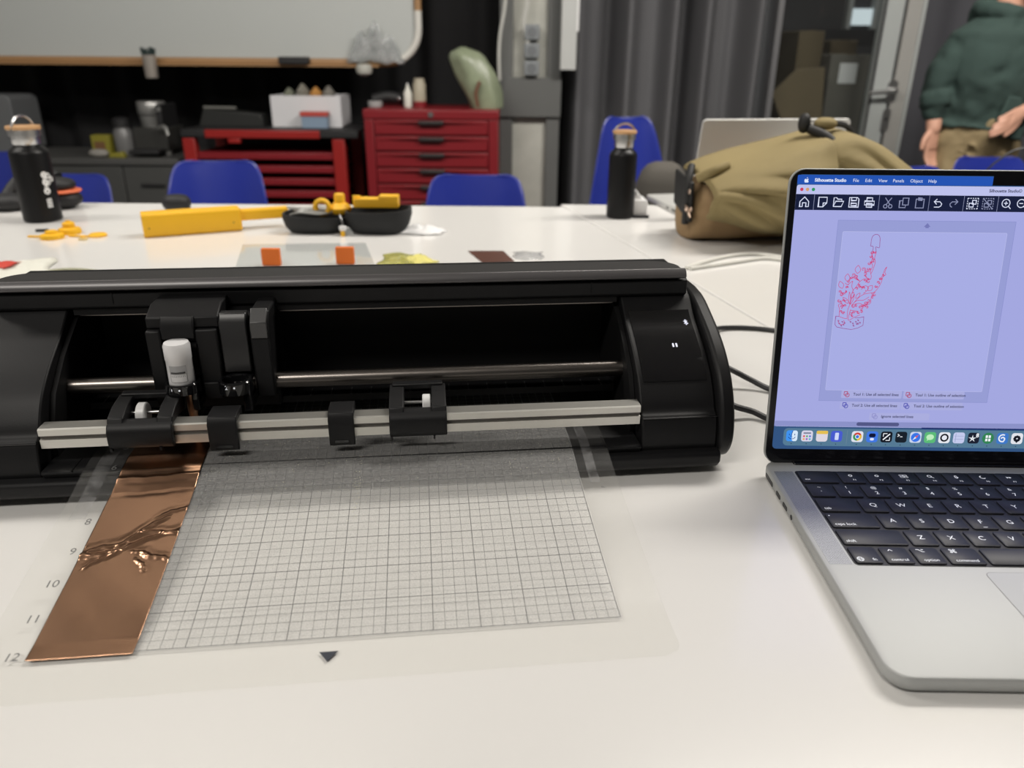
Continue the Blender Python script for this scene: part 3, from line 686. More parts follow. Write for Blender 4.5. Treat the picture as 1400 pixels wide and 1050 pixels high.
P(ic, at(39.9, [(-3.2, -3.2), (2.2, -3.2), (3.2, -2.2), (3.2, 3.2), (-3.2, 3.2)]), True); P(ic, at(39.9, [(-1.8, -3.0), (-1.8, -1.2), (1.6, -1.2), (1.6, -3.0)])); P(ic, at(39.9, [(-1.9, .6), (1.9, .6), (1.9, 2.3), (-1.9, 2.3)]), True)
P(ic, at(50.5, [(-3.3, 1.6), (-3.3, -.9), (3.3, -.9), (3.3, 1.6)]), True); P(ic, at(50.5, [(-1.9, -.9), (-1.9, -3.1), (1.9, -3.1), (1.9, -.9)])); P(ic, at(50.5, [(-1.9, .6), (1.9, .6), (1.9, 3.1), (-1.9, 3.1)]), True)
P(dim, at(63.3, [(-2.2, -3.3), (1.4, 1.4)])); P(dim, at(63.3, [(2.2, -3.3), (-1.4, 1.4)])); P(dim, circ(61.6, 20.6, 1.2), True); P(dim, circ(65.0, 20.6, 1.2), True)
P(dim, at(74.1, [(-.9, -3.2), (3.0, -3.2), (3.0, 1.4), (-.9, 1.4)]), True); P(dim, at(74.1, [(-.9, -1.4), (-3.0, -1.4), (-3.0, 3.2), (1.2, 3.2), (1.2, 1.4)]))
P(dim, at(84.9, [(-2.7, -2.6), (2.7, -2.6), (2.7, 3.3), (-2.7, 3.3)]), True); P(dim, at(84.9, [(-1.3, -3.3), (1.3, -3.3), (1.3, -1.9), (-1.3, -1.9)]), True)
P(ic, at(97.3, [(-.8, -2.8), (-2.6, -1.0), (-.8, .8)])); P(ic, at(97.3, [(-2.6, -1.0), (1.2, -1.0), (2.6, .4), (2.2, 1.8), (1.0, 2.6), (-2.4, 2.6)]))
P(dim, at(108.1, [(.8, -2.8), (2.6, -1.0), (.8, .8)])); P(dim, at(108.1, [(2.6, -1.0), (-1.2, -1.0), (-2.6, .4), (-2.2, 1.8), (-1.0, 2.6)]))
for cx, mb in ((120.9, ic), (131.3, dim)):
    for k in range(5):
        a = -3.6+k*1.6
        for pp in ([(a, -3.5), (a+.9, -3.5)], [(a, 3.5), (a+.9, 3.5)], [(-3.6, a), (-3.6, a+.9)], [(3.6, a), (3.6, a+.9)]): P(mb, at(cx, pp), False, .5)
    P(mb, at(cx, [(-.2, -2.2), (2.3, -2.2), (2.3, .4), (-.2, .4)]), True); P(mb, at(cx, [(-2.3, -.2), (.6, -.2), (.6, 2.3), (-2.3, 2.3)]), True)
    if mb == dim: P(dim, at(cx, [(-3.4, -3.4), (3.4, 3.4)]))
for cx, pl in ((144.0, True), (154.4, False)):
    cur[0] = cx; P(ic, circ(cx-.4, 17.8, 2.7, 18), True); P(ic, at(cx, [(1.6, 1.6), (3.2, 3.3)])); P(ic, at(cx, [(-1.7, -.4), (.9, -.4)]))
    if pl: P(ic, at(cx, [(-.4, -1.7), (-.4, .9)]))
sep = MB()
for x in (12.6, 57.0, 91.2, 114.8, 138.1): line(sep, [(x, 13.1), (x, 23.5)], .25, 3)
for (k_, cx_), mb_ in icons.items(): D_(mb_, 'toolbar_icon', E_('icon', 222, 228, 250) if k_ == 'bright' else E_('icond', 140, 146, 178))
D_(sep, 'toolbar_separators', E_('sep', 150, 156, 190))
D_(rect(MB(), 0, 23.6, DW, 174.8, 2), 'canvas', E_('canvas', 164, 168, 224))
D_(rect(MB(), 30.6, 30.2, 152.6, 159.1, 3), 'mat_drawing', E_('mat', 151, 157, 212))
bd = MB(); line(bd, [(30.6, 30.2), (152.6, 30.2), (152.6, 159.1), (30.6, 159.1)], .25, 4, True); D_(bd, 'mat_outline', E_('matline', 134, 139, 200))
D_(rect(MB(), 34.6, 37.9, 147.7, 151.0, 4, .8), 'page', E_('page', 168, 173, 228))
bd = MB(); line(bd, rrect(34.6, 147.7, 37.9, 151.0, .8, 3), .22, 5, True); D_(bd, 'page_outline', E_('pageline', 190, 193, 236))
bd = MB(); blob(bd, [(92.1, 31.6), (94.4, 34.2), (93.2, 34.2), (93.2, 35.0), (91.0, 35.0), (91.0, 34.2), (89.8, 34.2)], 4); D_(bd, 'page_arrow', E_('pagearrow', 118, 122, 182))
# red ornament drawn on the page
def am(x, y): a_, b_ = x/722, y/1050; return (22.5+55.2*a_+8.8*b_+2*a_*b_, 29.8-.5*a_+81.8*b_)
art = MB(); artd = MB(); AW = .33
def A(pts, closed=False, sm=True, mb=None):
    p = [am(*q) for q in pts]
    if sm: p = [(q.x, q.y) for q in catmull([(x, y, 0) for x, y in p], 5, closed)]
    line(mb or art, p, AW, 6, closed)
A([(394, 232), (398, 205), (402, 175), (412, 148), (430, 133), (452, 130), (470, 140), (479, 165), (477, 205), (472, 246), (441, 240), (442, 262), (445, 285)], mb=artd); A([(394, 232), (416, 236), (414, 268), (400, 285)], mb=artd)
A([(110, 864), (82, 862), (76, 905), (74, 940), (90, 962), (150, 975), (220, 985), (280, 970), (325, 946), (330, 905), (333, 868), (290, 876), (252, 876)], sm=False, mb=artd)
def leaf(x0, y0, x1, y1, wv):
    mx_, my_ = (x0+x1)/2, (y0+y1)/2; dx, dy = (y1-y0), -(x1-x0); l = math.hypot(dx, dy); dx, dy = dx/l*wv, dy/l*wv
    for sg in (1, -1): A([(x0+(x1-x0)*f_+sg*dx*h_, y0+(y1-y0)*f_+sg*dy*h_) for f_, h_ in ((0, 0), (.25, .62), (.55, .95), (.8, .62), (1, 0))])
def scroll(cx, cy, r, a0, turn=1.2, sg=1, tail=None):
    pts = []
    for k in range(11):
        f = k/10; a = R(a0)+sg*turn*6.283*f; rr_ = r*(1-.72*f); pts.append((cx+rr_*math.cos(a), cy+rr_*math.sin(a)))
    if tail: pts = [tail]+pts
    A(pts)
stem_pts = []
for st in ([(412, 290), (412, 330), (404, 370), (412, 410), (394, 455), (396, 500), (352, 520), (300, 545), (262, 600), (230, 640), (212, 700), (205, 760), (190, 800), (182, 870)], [(535, 430), (522, 465), (505, 505), (485, 550), (455, 600), (420, 645), (340, 665), (290, 695), (240, 745), (215, 790), (200, 860)], [(225, 760), (290, 745), (335, 760), (380, 745)], [(140, 760), (135, 800), (140, 850)], [(190, 560), (180, 610), (170, 660), (190, 730)]):
    for (ax_, ay_), (bx_, by_) in zip(st, st[1:]): stem_pts += [(ax_+(bx_-ax_)*k/4, ay_+(by_-ay_)*k/4) for k in range(4)]
for q in ((285, 402, 275, 475, 26), (190, 478, 182, 545, 24), (118, 545, 140, 610, 24), (410, 582, 370, 630, 22), (145, 690, 195, 745, 16), (300, 650, 260, 700, 14), (240, 640, 225, 700, 12), (205, 640, 205, 750, 9), (250, 660, 212, 755, 8)): leaf(*q)
for q in ((405, 290, 16, 200), (432, 285, 14, 340), (395, 325, 15, 160), (425, 345, 15, 20), (380, 385, 18, 200), (418, 372, 14, 30), (330, 440, 24, 190), (345, 475, 18, 60), (372, 435, 16, 200), (375, 545, 22, 0), (350, 545, 16, 90), (240, 490, 22, 180), (265, 500, 15, 30), (225, 510, 14, 120),
          (118, 640, 16, 200), (130, 665, 17, 130), (110, 720, 18, 170), (150, 720, 14, 60), (430, 665, 20, 20), (410, 690, 15, 90), (375, 720, 20, 10), (350, 740, 18, 100), (360, 780, 17, 20), (330, 770, 15, 120), (300, 780, 16, 60), (310, 820, 15, 20), (285, 830, 14, 90),
          (130, 775, 16, 180), (165, 765, 14, 20), (125, 820, 15, 200), (155, 830, 13, 60), (240, 770, 18, 200), (265, 765, 14, 10), (240, 830, 14, 170), (230, 860, 12, 60), (460, 555, 16, 30), (480, 520, 15, 350), (440, 590, 14, 90), (505, 490, 12, 0), (300, 590, 18, 200), (330, 600, 14, 60), (270, 610, 15, 140), (180, 600, 14, 60), (170, 640, 12, 180)):
    best = min(stem_pts, key=lambda p: (p[0]-q[0])**2+(p[1]-q[1])**2); a_ = math.degrees(math.atan2(best[1]-q[1], best[0]-q[0])); sg = random.choice((-1, 1))
    scroll(q[0], q[1], q[2]*1.05, a_-sg*50, turn=.92, sg=sg, tail=best); scroll(q[0], q[1], q[2]*.62, a_-sg*30, turn=.55, sg=sg, tail=((best[0]*.7+q[0]*.3), (best[1]*.7+q[1]*.3+5)))
A([(400, 285), (412, 330), (400, 370), (412, 410), (392, 455), (400, 500), (388, 530), (352, 520), (300, 545), (262, 600)]); A([(445, 285), (430, 340), (436, 375), (415, 440), (398, 475)])
A([(262, 600), (230, 640), (205, 760), (190, 800), (182, 885)]); A([(540, 415), (530, 440), (522, 465), (530, 485), (505, 505), (492, 545), (470, 590), (430, 640), (395, 650), (340, 660), (290, 690), (225, 760)]); A([(540, 415), (520, 440), (510, 470), (490, 510), (470, 530)])
A([(225, 760), (270, 720), (330, 715), (380, 685)]); A([(225, 760), (290, 745), (335, 760), (390, 745), (395, 700)]); A([(215, 800), (200, 850), (195, 900), (250, 870), (300, 850)]); A([(110, 864), (115, 800), (105, 760), (130, 750), (160, 770)]); A([(110, 864), (150, 880), (180, 885)])
A([(165, 560), (185, 575), (210, 560), (232, 545), (225, 590), (240, 630)]); A([(310, 620), (345, 585), (375, 605), (350, 640), (330, 655)])
for x, y in ((185, 548), (200, 552), (192, 575), (232, 548), (340, 605), (350, 628), (335, 650)): A([(x, y-4), (x+4, y), (x, y+4)], True, False)
for x, y in ((105, 905), (112, 930), (140, 915), (150, 940), (160, 925), (130, 950), (213, 915), (235, 930), (262, 915), (270, 935), (282, 900), (298, 922), (240, 950), (282, 930)): 
    A([(x-6, y-5), (x+5, y-3), (x+2, y+6)], True, True, artd)
A([(100, 900), (110, 930), (140, 940), (160, 920), (150, 900)])
D_(art, 'ornament_drawing', E_('red', 204, 62, 118)); D_(artd, 'ornament_outline', E_('darkred', 150, 62, 132))
# floating buttons
for x0, y0, x1, y1, s_, tx, c in ((46.4, 151.2, 90.2, 156.9, 'Tool 1: Use all selected lines', 55.0, (176, 50, 90)), (91.3, 151.2, 135.4, 156.9, 'Tool 1: Use outline of selection', 100.0, (176, 50, 90)),
                                  (46.3, 159.5, 90.2, 165.2, 'Tool 2: Use all selected lines', 54.9, (44, 44, 170)), (90.8, 159.5, 135.3, 165.2, 'Tool 2: Use outline of selection', 99.9, (44, 44, 170)),
                                  (68.7, 167.8, 112.5, 173.2, 'Ignore selected lines', 77.2, (140, 140, 200))):
    D_(rect(MB(), x0, y0, x1, y1, 5, .8), 'tool_button', E_('button', 170, 173, 222))
    cy = (y0+y1)/2
    D_(MB().text(s_, 2.85, dM(tx, cy, 6), 'LEFT', .012), 'button_text', E_('buttontext', 36, 38, 76))
    q = MB(); line(q, rrect(x0+2.0, x0+4.4, cy-2.0, cy+.6, .3, 2), .45, 6, True); line(q, circ(x0+4.4, cy+.6, 1.4, 12), .45, 6, True); D_(q, 'button_icon', E_('bi%d' % c[0], *c))
D_(rect(MB(), 0, 174.8, DW, 178.8, 3), 'scroll_track', E_('track', 140, 146, 200)); D_(rect(MB(), 60.1, 175.2, 91.2, 177.9, 4, 1.3), 'scroll_thumb', E_('thumb', 84, 88, 134))
D_(rect(MB(), 108, 178.6, DW, 179.6, 3), 'window_edge', E_('edge', 20, 36, 96))
# dock
D_(rect(MB(), 7.5, 180.3, DW-7.5, 193.8, 2, 3.0), 'dock', E_('dock', 86, 122, 148))
dxs = [13.7, 24.8, 35.8, 46.5, 61.8, 72.7, 83.2, 94.0, 104.6, 115.2, 125.7, 136.3, 147.1, 157.7, 168.3, 178.9]
dcol = [(64, 146, 240), (214, 212, 232), (220, 214, 224), (72, 92, 206), (222, 226, 238), (66, 120, 226), (22, 26, 36), (26, 34, 44), (204, 214, 238), (92, 186, 120), (228, 232, 240), (196, 202, 236), (30, 34, 50), (52, 130, 84), (62, 120, 200), (226, 228, 236)]
dots = MB()
for k, (x, c) in enumerate(zip(dxs, dcol)):
    y = 186.2
    if k == 13: D_(disc(MB(), x, y, 4.3, 4, 22), 'dock_icon', E_('dock%d' % k, *c))
    else: D_(rect(MB(), x-4.2, y-4.2, x+4.2, y+4.2, 4, 1.9, 5), 'dock_icon', E_('dock%d' % k, *c))
    disc(dots, x, 192.2, .35, 4, 8)
    g = MB(); col_ = (240, 244, 250)
    if k == 0:
        rect(g, x, y-4.1, x+4.1, y+4.1, 5, 1.6); col_ = (214, 232, 248)
        q = MB(); line(q, [(x-2, y-1.6), (x-2, y-.4)], .5, 6); line(q, [(x+2, y-1.6), (x+2, y-.4)], .5, 6); line(q, circ(x, y-.4, 2.8, 8, 25, 155), .45, 6); line(q, [(x+.4, y-3.8), (x-.8, y+.8), (x+.5, y+.8)], .4, 6); D_(q, 'dock_glyph', E_('finder', 20, 50, 130))
    elif k == 1:
        for a in range(3):
            for b in range(2):
                q = MB(); disc(q, x-2.2+a*2.2, y+.2+b*2.2, .8, 5, 8); D_(q, 'dock_glyph', E_('lp%d' % (a+3*b), *[(220, 90, 90), (90, 170, 110), (90, 120, 210), (230, 170, 80), (150, 90, 190), (80, 190, 200)][a+3*b]))
        rect(g, x-2.8, y-2.8, x+2.8, y-1.7, 5, .4); col_ = (120, 126, 150)
    elif k == 2: rect(g, x-4.2, y-4.2, x+4.2, y-1.6, 5, .9); col_ = (226, 190, 84)
    elif k == 3: rect(g, x-1.2, y-2.8, x+1.6, y+2.8, 5, .6); col_ = (206, 216, 248)
    elif k == 4:
        for a0, c_ in ((-150, (206, 66, 60)), (-30, (228, 184, 66)), (90, (60, 150, 88))):
            q = MB(); pts = [(x, y)]+circ(x, y, 3.2, 8, a0, a0+120); blob(q, pts, 5); D_(q, 'dock_glyph', E_('ch%d' % (a0+200), *c_))
        disc(g, x, y, 1.7, 6); q = MB(); disc(q, x, y, 1.25, 7); D_(q, 'dock_glyph', E_('chb', 58, 116, 220))
    elif k == 5: rect(g, x-2.4, y-2.6, x+2.4, y+.4, 5, 1.2); q = MB(); rect(q, x-1.4, y+.9, x+1.4, y+2.8, 5, .7); D_(q, 'dock_glyph', E_('rob', 226, 232, 250)); col_ = (18, 24, 56)
    elif k == 6: line(g, [(x-2.4, y+2.2), (x+2.4, y-2.4)], .9, 5); line(g, [(x-2.4, y-.2), (x-2.4, y-2.6), (x+.4, y-2.6)], .5, 5); line(g, [(x+2.4, y+.2), (x+2.4, y+2.6), (x-.4, y+2.6)], .5, 5)
    elif k == 7: line(g, [(x-2.8, y-2.4), (x-1.5, y-1.4), (x-2.8, y-.4)], .5, 5); line(g, [(x-.9, y-.3), (x+.9, y-.3)], .5, 5)
    elif k == 8: disc(g, x, y, 3.5, 5, 20); q = MB(); blob(q, [(x+2.2, y-2.2), (x+.5, y+.5), (x-.5, y-.5)], 6); D_(q, 'dock_glyph', E_('needr', 226, 80, 80)); q = MB(); blob(q, [(x-2.2, y+2.2), (x-.5, y-.5), (x+.5, y+.5)], 6); D_(q, 'dock_glyph', E_('needw', 235, 238, 245)); col_ = (58, 118, 230)
    elif k == 9: blob(g, [(x+2.8*math.cos(R(a)), y-.3+2.2*math.sin(R(a))) for a in range(0, 360, 24)], 5); blob(g, [(x-1.8, y+1.0), (x-.6, y+1.6), (x-2.2, y+2.6)], 5); col_ = (190, 236, 190)
    elif k == 10: line(g, circ(x, y, 2.5, 18), 1.2, 5, True); col_ = (12, 14, 22)
    elif k == 11: line(g, [(x-2.4, y-3.4), (x-2.4, y+3.4)], .4, 5); line(g, [(x-3.4, y-1.4), (x+3.4, y-1.4)], .3, 5); line(g, [(x-3.4, y+1.0), (x+3.4, y+1.0)], .3, 5); col_ = (150, 158, 200)
    elif k == 12:
        for a in range(5): aa = R(72*a-90); blob(g, [(x-.8+.6*math.cos(aa+1.2), y+.4+.6*math.sin(aa+1.2)), (x-.8+3.2*math.cos(aa), y+.4+3.0*math.sin(aa)), (x-.8+.6*math.cos(aa-1.2), y+.4+.6*math.sin(aa-1.2))], 5)
        g.text('8', 4.2, dM(x+2.6, y-2.0, 6), 'CENTER', .03)
    elif k == 13:
        for a in (-1, 1):
            for b in (-1, 1): rect(g, x+a*1.1-.8, y+b*1.3-1.0, x+a*1.1+.8, y+b*1.3+1.0, 5)
    elif k == 14: line(g, circ(x, y-.2, 2.7, 10, 60, 300), .9, 5); line(g, circ(x+.2, y+.6, 1.4, 10, 200, 420), .9, 5)
    elif k == 15:
        for a in range(8): aa = R(45*a); disc(g, x+1.7*math.cos(aa), y+1.5*math.sin(aa), 1.1, 5, 8)
        blob(g, [(x-2.6, y+.6), (x+2.6, y+.6), (x, y+3.4)], 5); col_ = (24, 26, 36)
    if g.v: D_(g, 'dock_glyph', E_('g%d' % k, *col_))
D_(dots, 'dock_dots', E_('dots', 16, 20, 30))
q = MB(); line(q, [(54.2, 181.5), (54.2, 192.5)], .2, 4); D_(q, 'dock_divider', E_('sepd', 120, 140, 160))
for mb, name, m in pend: dpart(mb, name, m)

# ------------------------------------------------------------------ cables by the machine
def cable(label, pts, r, m=m_rubber, n=8):
    P_ = catmull(pts, 8); c = Vector(P_[0])
    o = MB().tube([p-c for p in P_], r, n).build('cable', m, loc=c); tag(o, label, 'cable'); return o
cable('black cable leaving the machine highest, by the upper end plate, toward the laptop', [tp(975, 450, .006), tp(990, 448, .0035), tp(1020, 448, .0030), tp(1060, 452, .0027), tp(1110, 462, .0027)], .0026)
cable('black cable in the middle of three running from machine to laptop', [tp(985, 498, .02), tp(1003, 507, .016), tp(1026, 519, .009), tp(1055, 533, .0032), tp(1100, 545, .0030)], .0028)
cable('lowest black cable running from the machine to the laptop back', [tp(990, 548, .014), tp(1006, 556, .011), tp(1030, 563, .006), tp(1052, 573, .0034), tp(1085, 580, .0030)], .0029)
m_wcable = mat('cable_white', (.72, .71, .66), .5)
cable('white cable curving over the table below the khaki bag, farther strand', [tp(938, 366, .003), tp(985, 352, .003), tp(1030, 347, .003), tp(1075, 352, .003), tp(1110, 350, .003)], .0028, m_wcable)
cable('white cable lying on the table below the khaki bag, nearer strand', [tp(944, 367, .003), tp(1000, 359, .003), tp(1050, 353, .003), tp(1100, 362, .003)], .0028, m_wcable)

# ------------------------------------------------------------------ bottles
def bottle(px, py, ptop, width_px, label, handle_turn, textured):
    b = tp(px, py); sc = width_px*(b.y*.92+.11)/F/.068; zt = gp(px, ptop, b.y).z
    t = thing('water_bottle', label, 'bottle', b, 0, 'black bottles with bamboo caps')
    r = .034*sc; hb = zt*.80
    MB().lathe([(r*.90, 0), (r, .003), (r, hb*.90), (r*.97, hb*.925), (r*.84, hb*.965), (r*.70, hb*.985), (r*.66, hb), (r*.66, hb+.006)], 40).build('body', m_bottle, t)
    MB().lathe([(r*.62, hb), (r*.70, hb+.004), (r*.70, hb+(zt-hb)*.45), (r*.80, hb+(zt-hb)*.5), (r*.80, zt-.005)], 32).build('steel_collar', m_steel, t)
    MB().lathe([(r*.84, zt-.006), (r*.86, zt-.005), (r*.86, zt-.001), (r*.83, zt)], 32).build('cap', m_bamboo, t)
    a = handle_turn
    pts = [(r*.82*math.cos(R(k)), 0, zt-.008+.026*math.sin(R(k))*sc) for k in range(0, 181, 12)]
    o = MB().tube(pts, .0022, 8).build('handle', m_steel, t); o.rotation_euler = (0, 0, R(a))
    if textured:
        tx = MB(); a0 = -30
        def q(a_, z0, z1, da):
            vs = [((r+.0003)*math.cos(R(a0+a_+d)), (r+.0003)*math.sin(R(a0+a_+d)), z) for d, z in ((-da, z0), (da, z0), (da, z1), (-da, z1))]; tx.add(vs, [(0, 1, 2, 3)])
        for k in range(16): q(random.uniform(-1, 1)*1.0, hb*.66-k*.0022, hb*.66-k*.0022+.0014, 6)
        def ring(a_, z, rr_):
            for k in range(12):
                a1, a2 = k/12*6.283, (k+1)/12*6.283
                vs = [((r+.0003)*math.cos(R(a0+a_)+m_*math.cos(b_)/r), (r+.0003)*math.sin(R(a0+a_)+m_*math.cos(b_)/r), z+m_*math.sin(b_)) for m_, b_ in ((rr_*.5, a1), (rr_, a1), (rr_, a2), (rr_*.5, a2))]; tx.add(vs, [(0, 1, 2, 3)])
        for a_, z, rr_ in ((0, .385, .0055), (12, .375, .0050), (24, .345, .0045), (0, .325, .0055), (10, .32, .004), (0, .255, .0058)): ring(a_, hb*z/.5*.82, rr_)
        for k in range(5): q(0, hb*(.30-k*.025), hb*(.30-k*.025)+.0022, 8)
        tx.build('printed_marks', m_paper, t, smooth=0, flip=False)
    return t
bottle(60, 301, 172, 48, 'black bottle with bamboo cap and white printed marks, at the left edge', 80, True)
bottle(847, 297, 178, 37, 'plain black bottle with bamboo cap in front of a blue chair', 15, False)

# ------------------------------------------------------------------ things on the far half of the table
# black soft case with orange band behind the left bottle
c = tp(52, 286); t = thing('headphones', 'black folded headphones with an orange band lying behind the marked bottle', 'headphones', c)
def blobby(rx, ry, rz, cx, cy, cz, n=20, m_=12, e=1.0):
    mb = MB(); rings = []
    for j in range(m_+1):
        f = math.pi*j/m_; rr_ = max(.02, math.sin(f)**e); z = cz-rz*math.cos(f)
        rings.append([(cx+rx*rr_*math.cos(6.283*k/n), cy+ry*rr_*math.sin(6.283*k/n), z) for k in range(n)])
    return mb.loft(rings)
m_soft = mat('soft_black', (.010, .010, .011), .6)
blobby(.050, .04, .018, .030, .02, .018, e=.6).build('ear_cup', m_soft, t)
blobby(.046, .038, .014, .026, .02, .046, e=.7).build('ear_pad', m_soft, t)
blobby(.051, .041, .0042, .030, .02, .034, e=.3).build('orange_band', mat('orange_band', (.75, .16, .06), .5), t)
blobby(.040, .035, .016, -.052, -.01, .016, e=.6).build('ear_cup', m_soft, t)
MB().tube(catmull([(-.06, .0, .02), (-.045, .03, .05), (-.01, .05, .065), (.03, .04, .055)], 6), .012, 12).build('headband', m_soft, t)

# black mouse-like lens pouch near the chair
c = tp(243, 288); t = thing('pouch', 'small round black pouch lying left of centre behind the yellow box', 'pouch', c)
blobby(.028, .024, .016, 0, 0, .016, e=.55).build('pouch_body', m_soft, t); MB().tube(catmull([(.026, -.01, .014), (.032, -.012, .006), (.040, -.014, .002)], 5), .0015, 6).build('pull_cord', m_rubber, t)

# yellow printed pieces
def printed(px, py, label, parts_):
    t = thing('printed_part', label, 'printed part', tp(px, py), group='yellow printed parts on the table'); parts_(t); return t
def lathe_on(t, prof_, x=0, y=0, z=0, name='boss', m=m_yellow, n=24): return MB().lathe(prof_, n, T(x, y, z)).build(name, m, t)
printed(72, 326, 'round yellow printed knob nearest, on a thin bar left of the yellow box', lambda t: (lathe_on(t, [(.018, 0), (.019, .003), (.018, .007), (.010, .009), (.009, .013), (.006, .014)]), MB().box(-.045, .0, .004, .010, .0005, .003).build('bar', m_yellow, t, bevel=.0006)))
printed(96, 319, 'round yellow printed knob with a tall boss, farther back left of the yellow box', lambda t: (lathe_on(t, [(.018, 0), (.019, .005), (.017, .009), (.010, .011), (.010, .018), (.006, .020)]), lathe_on(t, [(.004, .020), (.004, .022)], name='hub')))
printed(134, 323, 'flat yellow printed washer lying rightmost of the loose yellow pieces', lambda t: (lathe_on(t, [(.014, 0), (.015, .003), (.012, .005), (.005, .0055)]), MB().box(-.045, -.008, -.010, -.005, .0005, .0030).build('bar', m_yellow, t, bevel=.0006)))
printed(114, 328, 'small pale yellow printed tab beside the flat washer', lambda t: (MB().box(-.006, .006, -.005, .005, 0, .004).build('tab', mat('yellow_pale', (.8, .60, .25), .5), t, bevel=.001), lathe_on(t, [(.003, .004), (.003, .006)], name='peg')))
c = tp(58, 317); tag(MB().box(-.010, .010, -.003, .003, 0, .005).build('clip_piece', m_rubber, loc=c, rotz=.2, bevel=.001), 'tiny dark clip behind the yellow printed knob', 'clip')

# long yellow box with a narrower tube on its right
p0, p1 = tp(201, 326), tp(331, 316); d = (p1-p0); ln_ = d.length; ang = math.atan2(d.y, d.x)
t = thing('yellow_case', 'long plain yellow box with a narrow yellow tube at its right end', 'case', p0, ang)
hz = gp(196, 293, p0.y).z
MB().prism(rrect(0, .036, 0, hz, .006, 4), -.004, ln_, 'x').build('box_body', m_yellow, t, bevel=.0015)
MB().box(ln_-.0005, ln_+.002, .002, .034, .002, hz-.002).build('end_cap', m_yellow, t, bevel=.0008)
MB().prism(rrect(.010, .030, hz*.38, hz*.86, .004, 4), ln_, ln_+.085, 'x').build('tube', m_yellow, t, bevel=.001)
for x in (.006, ln_-.012): MB().lathe([(.0012, 0), (.0012, .0004)], 10, T(x, -.0002, hz*.4) @ Matrix.Rotation(R(90), 4, 'X')).build('screw_hole', m_rubber, t)

# open black clamshell case
def shell(parent, cx, rx, ry, zb, zt_, name, slope=0):
    n = 36; rings = []
    for z, k in ((0, .70), (.002, .80), ((zb)*.35, .93), (zb*.7, 1.0), (zb, 1.0), (zb, .93), (zb*.6, .92), (.006, .78)):
        rings.append([(cx+rx*k*math.copysign(abs(math.cos(a))**.7, math.cos(a)), ry*k*math.copysign(abs(math.sin(a))**.7, math.sin(a)), z+(slope*(math.cos(a))*rx*k if z > .012 else 0)) for a in [6.283*i/n for i in range(n)]])
    return MB().loft(rings).build(name, mat('eva_black', (.009, .010, .011), .7, bump=.2, bscale=700), parent)
cc = tp(470, 321); cc.y += .03
t = thing('clamshell_case', 'open black zip case in two halves, full of cables and yellow parts', 'case', cc)
sh = gp(420, 281, cc.y).z
shell(t, -.054, .056, .038, .030, 0, 'case_half', -.06); shell(t, .058, .058, .040, .040, 0, 'case_half', .05)
MB().box(-.006, .008, -.004, .004, .008, .026).build('hinge_strap', m_soft, t, bevel=.001)
MB().tube(catmull([(-.005, -.030, .034), (.0, -.034, .022), (.001, -.036, .010)], 5), .0018, 6).build('zip_pull', m_steel, t)
m_clearbag = mat('grey_wire', (.40, .40, .38), .35, metal=.4)
def wire(pts, label):
    c = Vector(pts[0]); o = MB().tube([p-c for p in catmull(pts, 7)], .0020, 7).build('wire', m_clearbag, loc=cc+c); tag(o, label, 'wire', 'grey wires coiled in the open case')
for k in range(6):
    a = k*.9; wire([(-.095+.01*math.sin(a), -.012+.004*k, .030+.002*k), (-.075, -.022+.005*k, .036+.001*k), (-.045, -.014+.004*k, .032+.002*k), (-.020+.003*k, .0, .035+.001*k)], 'thin grey wire coiled in the open case, %s' % ['lowest and nearest', 'second from the front', 'third from the front', 'fourth from the front', 'fifth from the front', 'topmost and farthest'][k])
def onto(name, label, x, y, z, f):
    t2 = thing(name, label, 'printed part', cc+Vector((x, y, z)), group='yellow printed parts in the case'); f(t2)
onto('printed_part', 'yellow printed piston with a tall round neck standing in the black case', -.012, .012, .030, lambda q: (lathe_on(q, [(.016, 0), (.020, .006), (.020, .010), (.012, .017), (.0095, .019)]), lathe_on(q, [(.0095, .018), (.0095, .032), (.008, .034)], name='neck')))
onto('printed_part', 'yellow printed ring standing on edge in the black case', -.040, -.004, .0285, lambda q: (MB().tube([(.012*math.cos(k/16*6.283), 0, .014+.012*math.sin(k/16*6.283)) for k in range(16)], .0045, 10, closed=True).build('ring', m_yellow, q), MB().box(-.003, .003, -.005, .005, 0, .003).build('foot', m_yellow, q)))
onto('printed_part', 'low yellow printed disc leftmost in the black case', -.066, .012, .030, lambda q: (lathe_on(q, [(.016, 0), (.016, .008), (.012, .010)]), lathe_on(q, [(.004, .010), (.004, .0115)], name='hub')))
onto('printed_part', 'yellow printed bracket with a raised end resting across the right half of the black case', .054, .004, .0425, lambda q: (MB().box(-.038, .040, -.012, .012, 0, .016).build('beam', m_yellow, q, bevel=.0015), MB().box(.006, .040, -.012, .012, .015, .021).build('raised_end', m_yellow, q, bevel=.0015), MB().lathe([(.007, 0), (.007, .019)], 18, T(-.034, 0, 0)).build('boss', m_yellow, q)))
onto('printed_part', 'tiny yellow and white printed hook in the gap between the case halves', .002, -.043, .0, lambda q: (MB().box(-.004, .003, -.003, .003, 0, .010).build('hook', m_yellow, q, bevel=.001), MB().box(-.006, .006, -.003, .003, .010, .018).build('white_top', m_white, q, bevel=.001)))

